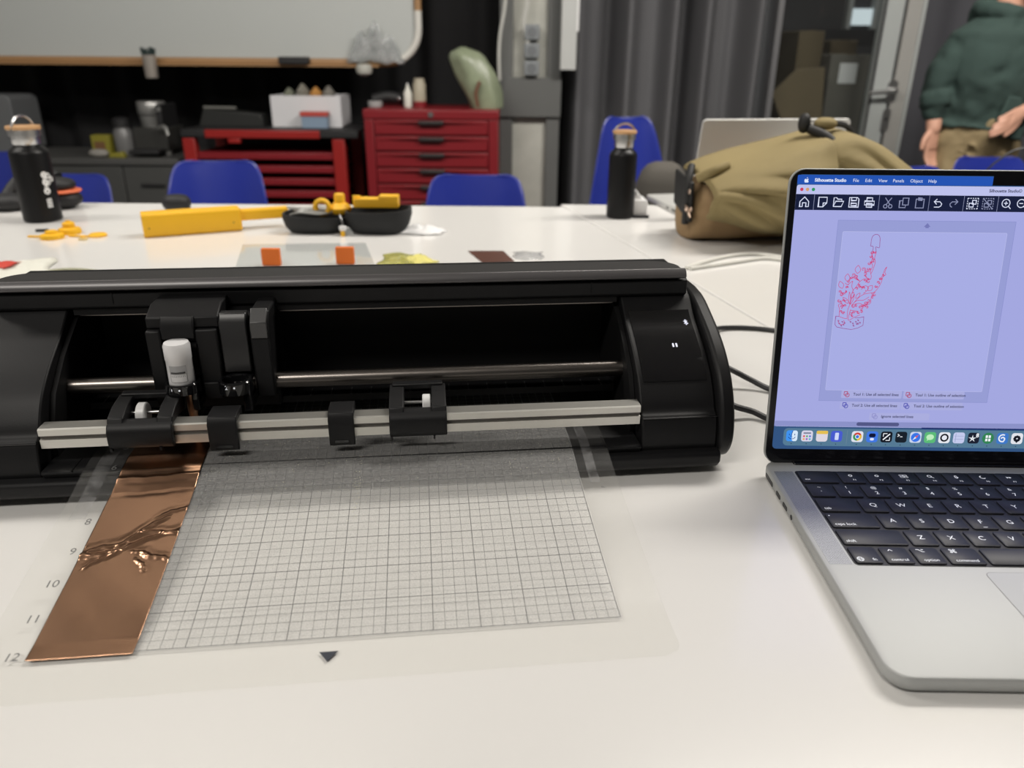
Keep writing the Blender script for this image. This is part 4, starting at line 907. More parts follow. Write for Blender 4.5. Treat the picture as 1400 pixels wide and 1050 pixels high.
def crumple(name, label, cat, c, sx_, sy_, h, m, seed, n=12, rot=0):
    random.seed(seed); g = {}
    mb = MB().grid(n, n, lambda u, v: ((u-.5)*sx_*(1+.12*math.sin(v*9+seed)), (v-.5)*sy_*(1+.15*math.sin(u*8+seed)), .0006+h*max(0, (1-(2*u-1)**2)*(1-(2*v-1)**2))*(.45+.55*abs(math.sin(u*11+seed)*math.cos(v*9+seed*2)))+random.uniform(0, h*.12)))
    o = mb.build(name, m, smooth=25, flip=False, loc=c, rotz=rot); s_ = o.modifiers.new('Solid', 'SOLIDIFY'); s_.thickness = .0004; s_.offset = 1
    return tag(o, label, cat)
crumple('tissue', 'crumpled white tissue lying to the right of the black case', 'tissue', tp(572, 317), .095, .055, .014, m_paper, 3)
# clear sheet with two orange squares
a0, a1, a2, a3 = tp(322, 366), tp(514, 362), tp(500, 333), tp(332, 335)
ctr = (a0+a1+a2+a3)/4
t = thing('clear_sheet', 'clear plastic sheet with two orange squares lying behind the machine', 'plastic sheet', ctr)
a0 = tp(316, 385); a1 = tp(520, 381); ctr = t.location
MB().prism([((p-ctr).x, (p-ctr).y) for p in (a0, a1, a2, a3)], .0004, .0012).build('sheet', clear('clear_sheet', (.95, .96, .96), .05, (.7, .72, .72), .06, .08), t, smooth=0)
for px, py, lab in ((371, 363, 'small upright orange square block on the clear sheet, nearer the yellow box'), (472, 361, 'small upright orange square block on the clear sheet, below the black case')):
    q = tp(px, py, .0012); hs = gp(px, py-22.5, q.y).z-.0012
    t = thing('orange_block', lab, 'block', q, 0, 'orange blocks'); MB().prism(rrect(-.0135, .0135, 0, hs, .0012, 3), 0, .008, 'y').build('block_face', mat('orange_paper', (.80, .17, .015), .5), t, smooth=0, bevel=.0006); MB().box(-.012, .012, .008, .012, 0, hs*.9).build('backing', MATS['orange_paper'], t, bevel=.0006)
crumple('clear_wrapper', 'crumpled clear wrapper with yellow print behind the machine, nearest the orange squares', 'wrapper', tp(545, 358), .055, .10, .006, clear('yellow_wrap', (.92, .92, .70), .35, (.62, .60, .22), .05, .15, var=.6, vscale=60), 5)
crumple('yellow_ribbon', 'twisted pale yellow scrap beside the crumpled clear wrapper', 'scrap', tp(572, 357), .040, .05, .010, mat('ribbon', (.72, .66, .20), .5, var=.2, vscale=60), 8, 8, .7)
q = [tp(*p) for p in ((640, 344), (688, 344), (703, 358), (660, 360))]; cq = sum(q, Vector())/4
tag(MB().prism([((p-cq).x, (p-cq).y) for p in q], .0003, .0014).build('copper_scrap', mat('copper_brown', (.14, .060, .045), .35, metal=.3, var=.2, vscale=60), smooth=0, loc=cq), 'small dark copper square lying on the table behind the machine', 'copper sheet')
crumple('film_scrap', 'scrap of clear film to the right of the dark copper square', 'scrap', tp(722, 350), .045, .05, .004, clear('film', (.93, .93, .93), .25, (.65, .66, .67), .06, .15), 11, 8)
# papers by the machine's left top
crumple('receipt', 'crumpled white paper slip behind the left end of the machine', 'paper', tp(18, 372), .10, .12, .014, mat('slip_paper', (.74, .74, .66), .7, var=.1, vscale=40), 13, 10, .5)
crumple('red_slip', 'small red scrap lying on the crumpled white slip', 'scrap', tp(3, 363, .012), .03, .04, .004, mat('red_scrap', (.6, .06, .04), .6), 17, 6)
cable('thin grass green cord behind the left end of the machine', [tp(42, 374, .002), tp(90, 368, .002), tp(130, 370, .002), tp(165, 376, .002)], .0018, mat('cord_green', (.42, .42, .28), .6))
# charger beside the right bottle
c = tp(872, 297); t = thing('charger', 'white plug charger lying just right of the plain black bottle', 'charger', c)
MB().prism(rrect(-.018, .018, 0, .034, .008, 4), 0, .05, 'y').build('charger_body', mat('charger_white', (.82, .82, .82), .35), t, bevel=.002)
MB().prism([(-.014, .030), (.012, .030), (-.004, .050)], .004, .045, 'y').build('fold_plug', MATS['charger_white'], t, bevel=.002)
MB().box(-.012, .02, -.012, -.004, 0, .006).build('dark_plug', m_rubber, t, bevel=.001)

# ------------------------------------------------------------------ rear laptop and khaki bag
hb_ = tp(938, 297); ang = R(11)
t = thing('laptop', 'silver laptop seen from behind its raised lid, standing behind the khaki bag', 'laptop', hb_, ang)
m_silver = mat('silver_lid', (.58, .58, .56), .42, metal=.3)
MB().prism(rrect(-.010, .300, -.002, .205, .008, 5), 0, .012).build('base', m_silver, t, bevel=.002)
MB().box(-.0106, -.0098, .03, .05, .004, .008).build('port', m_port, t, smooth=0)
MB().box(-.0106, -.0098, .07, .08, .004, .008).build('port', m_port, t, smooth=0)
k = R(-10); lz = .176
lid2 = MB().prism(rrect(0, .300, 0, lz, .008, 6), -.003, .003, 'z', Matrix(((1, 0, 0, 0), (0, math.sin(k), -math.cos(k), -.004), (0, math.cos(k), math.sin(k), .012), (0, 0, 0, 1)))).build('lid', m_silver, t, bevel=.0012)
m_bag = mat('khaki_cloth', (.25, .195, .085), .8, var=.18, vscale=9, bump=.25, bscale=500)
m_bagd = mat('khaki_tan', (.30, .195, .095), .8, var=.1, vscale=9)
m_strap = mat('strap_black', (.010, .010, .010), .6)
m_zip = mat('brass', (.55, .42, .33), .35, metal=1)
by = tp(960, 333); BG = by+Vector((.122, .075, 0)); ab = R(9)
t = thing('shoulder_bag', 'khaki canvas shoulder bag with black strap and buckles lying on the table', 'bag', BG, ab); t.scale = (.88, 1, 1)
def bagbody(xs, name, m, yoff=0, grow_=0, zmin=0.0):
    rings = []; n = 28
    for x, hgt, dep in xs:
        ring_ = []
        for i in range(n):
            a = 6.283*i/n; c_, s_ = math.cos(a), math.sin(a)
            yy = (dep+grow_)*math.copysign(abs(c_)**.75, c_); zz = hgt*.5+(hgt*.5+grow_)*math.copysign(abs(s_)**.70, s_)
            wr = .0035*math.sin(x*55+zz*42)*math.sin(zz*30+x*20)+.0022*math.sin(x*110-zz*95)
            ring_.append((x, yoff+yy+wr-.12*(zz)*0, max(zmin, zz+.5*wr)))
        rings.append(ring_)
    o = MB().loft(rings).build(name, m, t, smooth=80); subsurf(o, 1); return o
bagbody([(-.172, .03, .02), (-.166, .085, .060), (-.140, .104, .072), (-.09, .118, .074), (-.02, .130, .075), (.05, .125, .074), (.12, .112, .070), (.17, .09, .06), (.195, .06, .04), (.20, .02, .02)], 'bag_body', m_bagd)
# flap over the front: from the top seam down to a curved hem
def flapfn(x0, x1, ztop, hem, ybulge, seed):
    def f(u, v):
        x = x0+(x1-x0)*u; zt_ = ztop(u); zb = hem(u)
        if v < .22: y = .03-.11*(v/.22)**1.3; z = zt_-.010*(v/.22)**2
        else:
            q = (v-.22)/.78; z = zt_-.010+(zb-zt_+.010)*q; y = -.082-ybulge*1.25*math.sin(math.pi*min(1, q*1.02))**.8*(.4+.6*math.sin(math.pi*min(1, max(0, .1+u*.8))))
        cr = 0
        for a_, b_, w_, h_ in (((-.05, .30), (.75, .55), .045, .013), ((0, .42), (.60, .80), .05, .012), ((.30, .24), (.95, .42), .05, .010), ((.1, .70), (.55, .95), .045, .012), ((.55, .60), (1.0, .88), .06, .012), ((.85, .22), (.75, .7), .05, .008)):
            d_, q_ = seg_d(u, v, a_, b_); cr += h_*math.exp(-(d_/w_)**2)*math.sin(math.pi*min(1, max(0, .15+.7*q_)))
        wr = -cr*(1 if v > .2 else v/.2)+.006*math.sin(u*4.2+v*6+seed)*math.sin(v*5+seed)-.003*math.sin(u*15-v*12+seed)*v
        return (x, y+wr, z+.4*wr)
    return f
def flap(name, fn_, nx, ny):
    o = MB().grid(nx, ny, fn_).build(name, m_bag, t, smooth=180, flip=False); q = o.modifiers.new('Solid', 'SOLIDIFY'); q.thickness = .004
    hem_ = [fn_(k/24, 1.0) for k in range(25)]; MB().tube(hem_, .0036, 8).build('hem', mat('khaki_dark', (.10, .075, .035), .8), o)
    MB().tube([fn_(0.0, k/16) for k in range(17)], .0034, 8).build('hem', m_bag, o)
    MB().tube([fn_(1.0, k/16) for k in range(17)], .0034, 8).build('hem', m_bag, o)
flap('front_flap', flapfn(-.160, .070, lambda u: .112+.062*u**.8, lambda u: .052-.040*math.sin(u*1.45), .040, 1.0), 40, 36)
flap('rear_flap', flapfn(.066, .235, lambda u: .120+.068*max(0, math.sin(.75+u*2.1))*(1-u*.42), lambda u: .028+.01*u, .024, 2.3), 30, 28)
# side panel, strap, buckles
MB().prism([(-.05, .034), (.03, .055), (.035, .112), (-.045, .100)], -.180, -.172, 'x').build('side_panel', m_strap, t, bevel=.003)
MB().tube(catmull([(-.178, -.03, .030), (-.180, -.035, .065), (-.178, -.03, .100), (-.166, -.01, .122)], 6), .007, 10).build('strap', m_strap, t)
MB().tube(catmull([(-.172, -.055, .108), (-.150, -.072, .122), (-.120, -.060, .128)], 6), .008, 10).build('flap_fold', m_bag, t)
for y, z in ((-.045, .085), (-.035, .087), (-.052, .050), (-.058, .058)):
    MB().lathe([(.0035, 0), (.0045, .001), (.0035, .003)], 12, T(-.180, y, z) @ Matrix.Rotation(R(-90), 4, 'Y')).build('rivet', m_zip, t)
MB().tube(catmull([(-.182, -.060, .045), (-.184, -.050, .058), (-.183, -.030, .062), (-.183, -.045, .052)], 6), .0022, 8).build('snap_hook', m_zip, t)
blobby(.011, .012, .016, .045, -.02, .190, e=.8).build('strap_ring', m_strap, t)
MB().tube(catmull([(.05, -.03, .182), (.075, -.055, .170), (.085, -.07, .150), (.075, -.075, .120)], 6), .008, 10).build('strap', m_strap, t)
blobby(.022, .016, .010, .082, -.03, .190, e=.8).build('flap_knot', m_bag, t)
MB().tube(catmull([(.10, -.03, .190), (.13, -.02, .186), (.155, -.01, .172), (.17, 0, .158)], 6), .005, 8).build('strap', m_strap, t)
blobby(.020, .016, .012, .236, -.04, .105, e=.8).build('corner_fold', m_bag, t)

# ------------------------------------------------------------------ blue shell chairs
def shell_chair(label, px, ptop, Y, rotdeg=180, sc=1.0, taper=0):
    prof_ = [(-.215, .435), (-.19, .448), (-.12, .440), (-.02, .424), (.09, .428), (.155, .455), (.190, .510), (.208, .580), (.222, .650), (.236, .715), (.248, .770), (.256, .805), (.260, .822), (.262, .830)]
    hw_ = [.165, .195, .215, .225, .225, .222, .220, .216, .210, .202, .192, .178, .158, .120]
    ed = [.004, .012, .03, .042, .055, .065, .070, .066, .060, .052, .042, .032, .024, .018]
    hw_ = [h_*(1-taper*max(0, (p_[1]-.45)/.38)) for h_, p_ in zip(hw_, prof_)]
    def cp(v):
        k = v*(len(prof_)-1); i = min(int(k), len(prof_)-2); f_ = k-i
        P_ = Vector(prof_[i]).lerp(Vector(prof_[i+1]), f_); d = Vector(prof_[i+1])-Vector(prof_[i]); d.normalize()
        return P_, Vector((-d.y, d.x)), hw_[i]*(1-f_)+hw_[i+1]*f_, ed[i]*(1-f_)+ed[i+1]*f_
    def fn(u, v):
        P_, nn, hw, e = cp(v); uu = 2*u-1
        ph = P_+nn*(e*abs(uu)**2.4)
        return (hw*uu, ph.x, ph.y)
    top = gp(px, ptop, Y+.26)
    base_z = FLOOR; zs = (top.z-FLOOR)/.835
    bk = Matrix.Rotation(R(rotdeg), 3, 'Z') @ Vector((0, .26*sc, 0))
    t = thing('shell_chair', label, 'chair', (top.x-bk.x, Y+.26-bk.y, FLOOR), R(rotdeg), 'blue shell chairs')
    t.scale = (sc, sc, zs)
    o = MB().grid(16, 39, fn).build('seat_shell', m_blue, t, smooth=180, flip=False)
    s_ = o.modifiers.new('Solid', 'SOLIDIFY'); s_.thickness = .009; s_.offset = 0; subsurf(o, 1)
    for sx_ in (-1, 1):
        for sy_ in (-1, 1):
            MB().tube([(sx_*.10, sy_*.10, .42), (sx_*.22, sy_*.23-.02, .0)], .010, 10).build('leg', m_steel, t)
        MB().tube([(sx_*.10, -.10, .418), (sx_*.10, .10, .418)], .008, 8).build('seat_rail', m_steel, t)
    return t
shell_chair('blue shell chair behind the small round black pouch, in front of the red tool bench', 297, 218, 2.62, 6, .88, .06)
shell_chair('blue shell chair in front of the red drawer cabinet', 651, 237, 2.28, 0, .80)
shell_chair('blue shell chair right behind the marked bottle, before the grey counter', 92, 236, 2.80, 0, .95)
shell_chair('blue shell chair standing before the grey curtain, behind the plain black bottle', 856, 158, 2.75, 12, .80, .36)
shell_chair('blue shell chair partly hidden by the front laptop, before the person', 1350, 213, 2.70, 0, .72)
shell_chair('blue shell chair only just showing between khaki bag and the person', 1232, 226, 2.45, 10, .8)
shell_chair('dark blue shell chair cut off at the left edge behind the marked bottle', -14, 206, 3.42, 5, .80)
# dark jacket on the chair back
c = gp(905, 250, 2.30); c.z = FLOOR
m_jacket = mat('jacket_grey', (.075, .068, .058), .85, var=.15, vscale=14, bump=.3, bscale=300)
zt_ = gp(900, 221, 2.30).z-FLOOR
t = thing('stool', 'dark padded stool back draped with grey brown cloth, right of the plain black bottle', 'stool', c)
xs = (gp(940, 260, 2.30).x-gp(868, 260, 2.30).x)/2
rings = []
for z, k, d in ((.50, .95, .05), (.52, 1.05, .055), (zt_*.86, 1.06, .055), (zt_*.93, .98, .05), (zt_*.97, .80, .045), (zt_*.99, .60, .03), (zt_, .35, .012)):
    rings.append([(xs*k*math.copysign(abs(math.cos(a))**.6, math.cos(a)), d*math.sin(a), z) for a in [6.283*i/28 for i in range(28)]])
MB().loft(rings).build('draped_back', m_jacket, t, smooth=80)
MB().lathe([(.16, .46), (.175, .47), (.175, .50), (.15, .52)], 28).build('seat', m_jacket, t)
for a in range(4): MB().tube([(.12*math.cos(R(45+90*a)), .12*math.sin(R(45+90*a)), .465), (.20*math.cos(R(45+90*a)), .20*math.sin(R(45+90*a)), 0)], .012, 8).build('leg', m_steel, t)

# ------------------------------------------------------------------ background along the back wall
def span(x0, x1, y, Y): return gp(x0, y, Y).x, gp(x1, y, Y).x
def zz(y, Y, x=700): return gp(x, y, Y).z
# black curtain on the left, grey curtain in the middle, dark one on the right
def curtain(name, label, x0, x1, Y, amp, n, m, z0, z1, seed=0, kind=None):
    random.seed(seed); ph = [random.uniform(0, 6.28) for _ in range(6)]; N_ = 160
    def f(u, v):
        x = x0+(x1-x0)*u
        w_ = math.sin(u*n*6.283+ph[0]+.5*math.sin(u*n*2.1+ph[1]))+.45*math.sin(u*n*10.1+ph[2])
        return (x-x0, amp*w_*(.75+.25*v)+.012*math.sin(u*9+v*3+ph[3]), z0+(z1-z0)*v-FLOOR)
    o = MB().grid(N_, 10, f).build(name, m, smooth=180, flip=False, loc=(x0, Y, FLOOR)); s_ = o.modifiers.new('Solid', 'SOLIDIFY'); s_.thickness = .004
    return tag(o, label, 'curtain')
m_cblack = mat('curtain_black', (.0065, .0065, .0075), .9)
m_cgrey = mat('curtain_grey', (.105, .105, .112), .85, var=.08, vscale=3)
xcol0, xcol1 = span(688, 770, 120, 4.35)
curtain('curtain', 'black curtain hanging behind the whiteboard and red tool bench', -3.6, xcol0-.02, 4.70, .03, 14, m_cblack, FLOOR+.02, CEIL-.05, 1)
c0, c1 = span(772, 1062, 120, 4.45)
curtain('curtain', 'grey pleated curtain hanging between the column and the glass door', c0, c1, 4.56, .115, 5.2, m_cgrey, FLOOR+.02, CEIL-.05, 4)
c0 = gp(1246, 110, 4.35).x
curtain('curtain', 'dark grey curtain hanging behind the person', c0, c0+1.6, 4.45, .018, 5, mat('curtain_slate', (.060, .060, .070), .85, var=.08, vscale=3), FLOOR+.02, CEIL-.05, 9)

# whiteboard
Y = 4.25; xl = gp(-120, 50, Y).x; xr = gp(572, 40, Y).x; zb = zz(84, Y, 300); rad = .16
def board_out(d): 
    x0, x1, z0, z1, r = xl+d, xr-d, zb+d, 1.45, rad-d
    return [(x0, z1), (x0, z0)]+[(x1-r+r*math.cos(R(a)), z0+r+r*math.sin(R(a))) for a in range(-90, 1, 9)]+[(x1, z1)]
t = thing('whiteboard', 'large whiteboard with a wood edged frame and rounded lower corner', 'whiteboard', ((xl+xr)/2, Y, zb))
cx0 = (xl+xr)/2
MB().prism([(p[0]-cx0, p[1]-zb) for p in board_out(.01)], 0, .02, 'y').build('board', mat('board_face', (.43, .45, .44), .3, var=.02, vscale=2), t, smooth=0)
outl = board_out(0.0)
fr_ = [(p[0]-cx0, -.004, p[1]-zb) for p in outl]
iA = 7
MB().tube(fr_[:2], .016, 8).build('side_frame', m_bamboo, t)
m_wood = mat('board_wood', (.30, .17, .075), .5, var=.15, vscale=5)
MB().tube([fr_[1], fr_[2], fr_[3], fr_[4]], .019, 10).build('bottom_frame', m_wood, t)
MB().tube(fr_[4:13], .019, 10).build('corner_frame', mat('corner_frame', (.58, .57, .53), .4), t)
MB().tube([fr_[12], (fr_[12][0], fr_[12][1], fr_[12][2]+.08)], .019, 10).build('corner_frame', MATS['corner_frame'], t)
MB().tube([(fr_[12][0], fr_[12][1], fr_[12][2]+.08), fr_[13]], .019, 10).build('side_frame', m_wood, t)
MB().box(xl-cx0, xr-cx0-.2, -.055, -.004, -.020, -.010).build('pen_tray', m_wood, t, smooth=0)
c = gp(402, 80, 4.20); tag(MB().box(-.075, .075, -.025, .025, 0, .035).build('eraser', m_soft, loc=(c.x, 4.200, zb-.0095), bevel=.006), 'black board eraser lying on the pen tray of the whiteboard', 'eraser')
# cup hanging under the tray
c = gp(205, 94, 4.14); t = thing('pen_cup', 'small silver cup with dark green contents hooked to the whiteboard tray', 'cup', (c.x, 4.15, zz(107, 4.15, 205)))
hcup = zz(66, 4.15, 205)-zz(107, 4.15, 205)
MB().lathe([(.026, 0), (.030, .003), (.034, hcup*.75), (.034, hcup*.78), (.031, hcup*.78)], 24).build('cup', mat('cup_metal', (.42, .38, .34), .35, metal=.6), t)
for k in range(6): MB().tube([(.012*math.cos(k), .012*math.sin(k), hcup*.3), (.03*math.cos(k*1.1), .022*math.sin(k*1.1), hcup*(1.0+.06*math.sin(k*3)))], .009, 8).build('marker', mat('marker_green', (.010, .025, .024), .5), t)
crumple('plastic_bag', 'crumpled clear plastic bag resting on the whiteboard tray by the corner', 'plastic bag', (gp(512, 65, 4.2).x, 4.205, zb-.009), .26, .03, .20, clear('bag_film', (.88, .9, .9), .35, (.55, .56, .56), .12, .2, var=.4, vscale=20), 21, 14)
c = gp(498, 96, 4.2); t = thing('magnet_hook', 'white round hook hanging under the whiteboard tray', 'hook', (c.x, 4.20, zz(104, 4.2, 498)))
MB().lathe([(.012, 0), (.036, .012), (.042, .035), (.036, .055)], 20).build('hook_ball', mat('hook_grey', (.40, .40, .36), .5), t); MB().tube([(0, 0, .05), (0, 0, zb-.02-zz(104, 4.2, 498))], .008, 8).build('hook_stem', m_steel, t)

# red drawer cabinet
Y = 3.95; x0, x1 = span(497, 681, 155, Y); zt_ = zz(150, Y, 590)
t = thing('tool_cabinet', 'red steel tool cabinet with dark handled drawers beside the grey column', 'tool cabinet', ((x0+x1)/2, Y, FLOOR))
hw = (x1-x0)/2; hh = zt_-FLOOR
MB().box(-hw, hw, .012, .45, .10, hh-.02).build('carcass', m_red, t, smooth=0)
MB().box(-hw-.004, hw+.004, -.004, .455, hh-.045, hh).build('top_tray', m_red, t, bevel=.006)
for s_ in (-1, 1): MB().box(s_*hw-(.045 if s_ > 0 else 0), s_*hw+(0 if s_ > 0 else .045), 0, .02, .10, hh-.045).build('front_post', m_red, t, bevel=.004)
MB().lathe([(.011, 0), (.013, .006)], 14, T(0, -.004, hh-.022) @ Matrix.Rotation(R(90), 4, 'X')).build('lock', m_steel, t)
for sx_ in (-1, 1):
    for y in (.06, .40): MB().lathe([(.045, -.015), (.05, -.01), (.05, .01), (.045, .015)], 20, T(sx_*(hw-.07), y, .05) @ Matrix.Rotation(R(90), 4, 'Y')).build('caster', m_rubber, t)
zs_ = [zz(y, Y, 590)-FLOOR for y in (163, 185.5, 207.5, 229.5, 251.5, 274, 297)]
for k in range(6):
    za, zb2 = zs_[k+1]+.004, zs_[k]-.004
    d_ = MB().box(-hw+.05, hw-.05, -.004, .014, za, zb2).build('drawer', m_red, t, bevel=.004)
    # bowed finger pull and dark handle
    MB().grid(14, 1, lambda u, v: ((u-.5)*(hw-.05)*1.9, -.006-.020*math.sin(math.pi*u)*(1-v), zb2-.018-.004*v+.012*math.sin(math.pi*u))).build('pull_lip', mat('red_light', (.30, .03, .03), .35), d_, flip=False)
    MB().box(-.062, .062, -.030, -.004, zb2-.022, zb2-.002).build('handle', mat('handle_dark', (.020, .016, .016), .5), d_, bevel=.006)
TOPZ = zt_; CABX = (x0+x1)/2
def lathe_thing(name, label, cat, px, Y, zbase, prof_, m, extra=None, group=None):
    t = thing(name, label, cat, (gp(px, 140, Y).x, Y, zbase), 0, group); MB().lathe(prof_, 22).build('body', m, t)
    if extra: extra(t)
    return t
hh_ = lambda py, px, Y, zb_: gp(px, py, Y).z-zb_
Yt = 4.15
h = hh_(107, 574, Yt, TOPZ); lathe_thing('spray_bottle', 'beige cylinder bottle on the red cabinet', 'bottle', 574, Yt, TOPZ, [(.030, 0), (.032, .01), (.032, h*.80), (.026, h*.88), (.026, h)], mat('beige', (.36, .33, .25), .5), lambda t: MB().lathe([(.033, .0), (.033, .028)], 22).build('red_band', m_red, t))
h = hh_(114, 558, Yt, TOPZ); lathe_thing('glue_bottle', 'narrow white pointed bottle on the red cabinet', 'bottle', 558, Yt, TOPZ, [(.020, 0), (.021, .01), (.021, h*.6), (.009, h*.82), (.003, h)], mat('glue_white', (.62, .62, .56), .5), lambda t: MB().lathe([(.006, h*.9), (.004, h)], 12).build('nozzle', m_white, t))
h = hh_(138, 515, Yt, TOPZ); lathe_thing('tape_roll', 'small pale roll at the left end of the red cabinet top', 'roll', 513, Yt, TOPZ, [(.034, 0), (.036, .006), (.036, h), (.018, h+.001)], mat('roll_grey', (.33, .33, .33), .5), lambda t: MB().lathe([(.016, h), (.016, h+.003)], 14).build('core', m_soft, t))
h = hh_(130, 540, 4.2, TOPZ); t = thing('power_tool', 'dark power tool lying on the red cabinet behind the white bottle', 'tool', (gp(537, 140, 4.2).x, 4.22, TOPZ))
MB().tube(catmull([(-.10, 0, .03), (-.03, 0, .045), (.03, 0, h*.7)], 5), [.028]*11, 12).build('handle', m_soft, t); blobby(.03, .03, .028, .035, 0, h*.65).build('head', m_soft, t); blobby(.012, .012, .012, .035, -.03, h*.7).build('cap', m_steel, t)
# green bag standing on the cabinet
hgt = hh_(64, 655, 4.12, TOPZ); t = thing('green_sack', 'tall pale green wrapped sack leaning on the red cabinet beside the column', 'sack', (gp(660, 145, 4.12).x, 4.12, TOPZ))
rings = []
for k in range(13):
    f = k/12; rr_ = .085*(.80+.35*math.sin(math.pi*min(.98, f*.8+.1)))*(1 if f < .86 else max(.15, math.cos((f-.86)/.14*1.45)))
    rings.append([(rr_*(1+.09*math.sin(5*a+f*6))*math.cos(a)-.115*f**1.3*1.0+.02, rr_*.8*(1+.1*math.sin(4*a-f*5))*math.sin(a), hgt*f) for a in [6.283*i/26 for i in range(26)]])
MB().loft(rings).build('wrapped_body', mat('green_film', (.235, .27, .18), .35, var=.35, vscale=14, bump=.4, bscale=40), t, smooth=60)
MB().tube(catmull([(-.02, -.085, .01), (-.03, -.09, hgt*.25), (-.01, -.09, hgt*.45)], 5), .008, 8).build('brown_tape', mat('brown_tape', (.16, .07, .04), .4), t)

# red tool bench
Y = 3.95; x0, x1 = span(247, 489, 182, Y); zt_ = zz(178, Y, 360); hh = zt_-FLOOR; hw = (x1-x0)/2
t = thing('tool_bench', 'red steel work bench with a dark top and stacked red rails', 'bench', ((x0+x1)/2, Y, FLOOR))
MB().box(-hw, hw, .0, .50, hh-.010, hh).build('bench_top', m_soft, t, bevel=.003)
xa_, xb_ = gp(280, 182, Y).x-t.location.x, gp(437, 182, Y).x-t.location.x
MB().box(xa_, xb_, -.008, .02, hh-.038, hh).build('front_rail', mat('red_bright', (.27, .014, .012), .38), t, bevel=.004)
for xx in (-hw, xb_): MB().box(xx if xx < 0 else xb_+.001, xa_-.001 if xx < 0 else hw, -.008, .02, hh-.034, hh).build('rail_end', m_soft, t, bevel=.004)
MB().box(xa_+.11, xa_+.17, -.006, .02, hh-.062, hh-.039).build('rail_bracket', MATS['red_bright'], t, bevel=.003)
for xx in (gp(263, 230, Y).x-t.location.x, gp(465, 230, Y).x-t.location.x):
    for yy in (.0, .44): MB().box(xx-.030, xx+.030, yy, yy+.05, 0, hh-.04).build('leg', MATS['red_bright'], t, bevel=.004)
ll, rr2 = gp(272, 230, Y).x-t.location.x, gp(456, 230, Y).x-t.location.x
for y in (214, 232, 249, 266, 284): z = zz(y, Y, 360)-FLOOR; MB().box(ll, rr2, .012, .45, z-.016, z+.016).build('shelf_rail', m_red, t, bevel=.003)
MB().box(ll, rr2, .46, .47, .1, hh-.05).build('bench_back', m_soft, t, smooth=0)
BZ = zt_
# white box on the bench with a red and blue carton before it
x0, x1 = span(372, 467, 160, 4.15); zt_ = zz(131, 4.15, 420)
t = thing('storage_box', 'white storage box of oddments on the red bench', 'box', ((x0+x1)/2, 4.15, BZ)); hw = (x1-x0)/2
hb2 = zt_-BZ
for nm, a in (('front_panel', (-hw, hw, 0, .008)), ('rear_panel', (-hw, hw, .232, .24)), ('side_wall', (-hw, -hw+.008, .008, .232)), ('side_wall', (hw-.008, hw, .008, .232))): MB().box(*a, 0, hb2).build(nm, mat('box_white', (.60, .60, .62), .5), t, smooth=0)
MB().box(-hw, hw, .008, .232, 0, .006).build('bottom', MATS['box_white'], t, smooth=0)
for k, (dx, dz, c_) in enumerate(((-.105, .03, (.16, .17, .13)), (-.035, .05, (.20, .19, .16)), (.033, .035, (.45, .22, .06)), (.10, .04, (.18, .17, .15)))):
    q = thing('oddment', ['grey green wad sticking out at the left of the white box', 'pale crumpled wad at the middle of the white box', 'orange packet sticking out of the white box', 'grey wad sticking out at the right of the white box'][k], 'wad', (t.location.x+dx, 4.25, BZ+.006))
    hgt = hb2+dz-.006
    MB().loft([[(.028*s*(1+.1*math.sin(3*a+k))*math.cos(a), .05*s*math.sin(a), z) for a in [6.283*i/14 for i in range(14)]] for z, s in ((0, .8), (hgt*.5, 1), (hgt*.85, 1.1), (hgt, .35))]).build('wad_body', mat('odd%d' % k, c_, .6), q); MB().lathe([(.01, hgt*.9), (.006, hgt+.005)], 8).build('wad_tip', mat('odd%d' % k), q)
x0, x1 = span(412, 447, 165, 4.08); t = thing('carton', 'small carton, red above blue, standing before the white box', 'carton', ((x0+x1)/2, 4.08, BZ)); hw = (x1-x0)/2; h1 = zz(153, 4.08, 430)-BZ
MB().box(-hw, hw, 0, .05, 0, h1*.72).build('blue_base', mat('carton_blue', (.20, .27, .36), .5), t, bevel=.002); MB().box(-hw-.005, hw+.005, -.004, .054, h1*.72, h1).build('red_cover', mat('carton_red', (.42, .06, .045), .5), t, bevel=.002)
# dark parcels on the left of the bench
x0, x1 = span(278, 365, 170, 4.2); t = thing('tool_tray', 'long dark tray of tools on the left of the red bench', 'tray', ((x0+x1)/2, 4.2, BZ)); hw = (x1-x0)/2
MB().prism([(-hw, 0), (hw, 0), (hw*.95, .06), (-hw*.8, .085)], -.06, .06, 'y').build('tray_body', mat('tray_dark', (.014, .015, .014), .5), t, bevel=.004); MB().tube([(-hw*.8, -.05, .09), (hw*.2, -.05, .088)], .008, 8).build('tool_shaft', mat('shaft', (.10, .10, .09), .4), t)

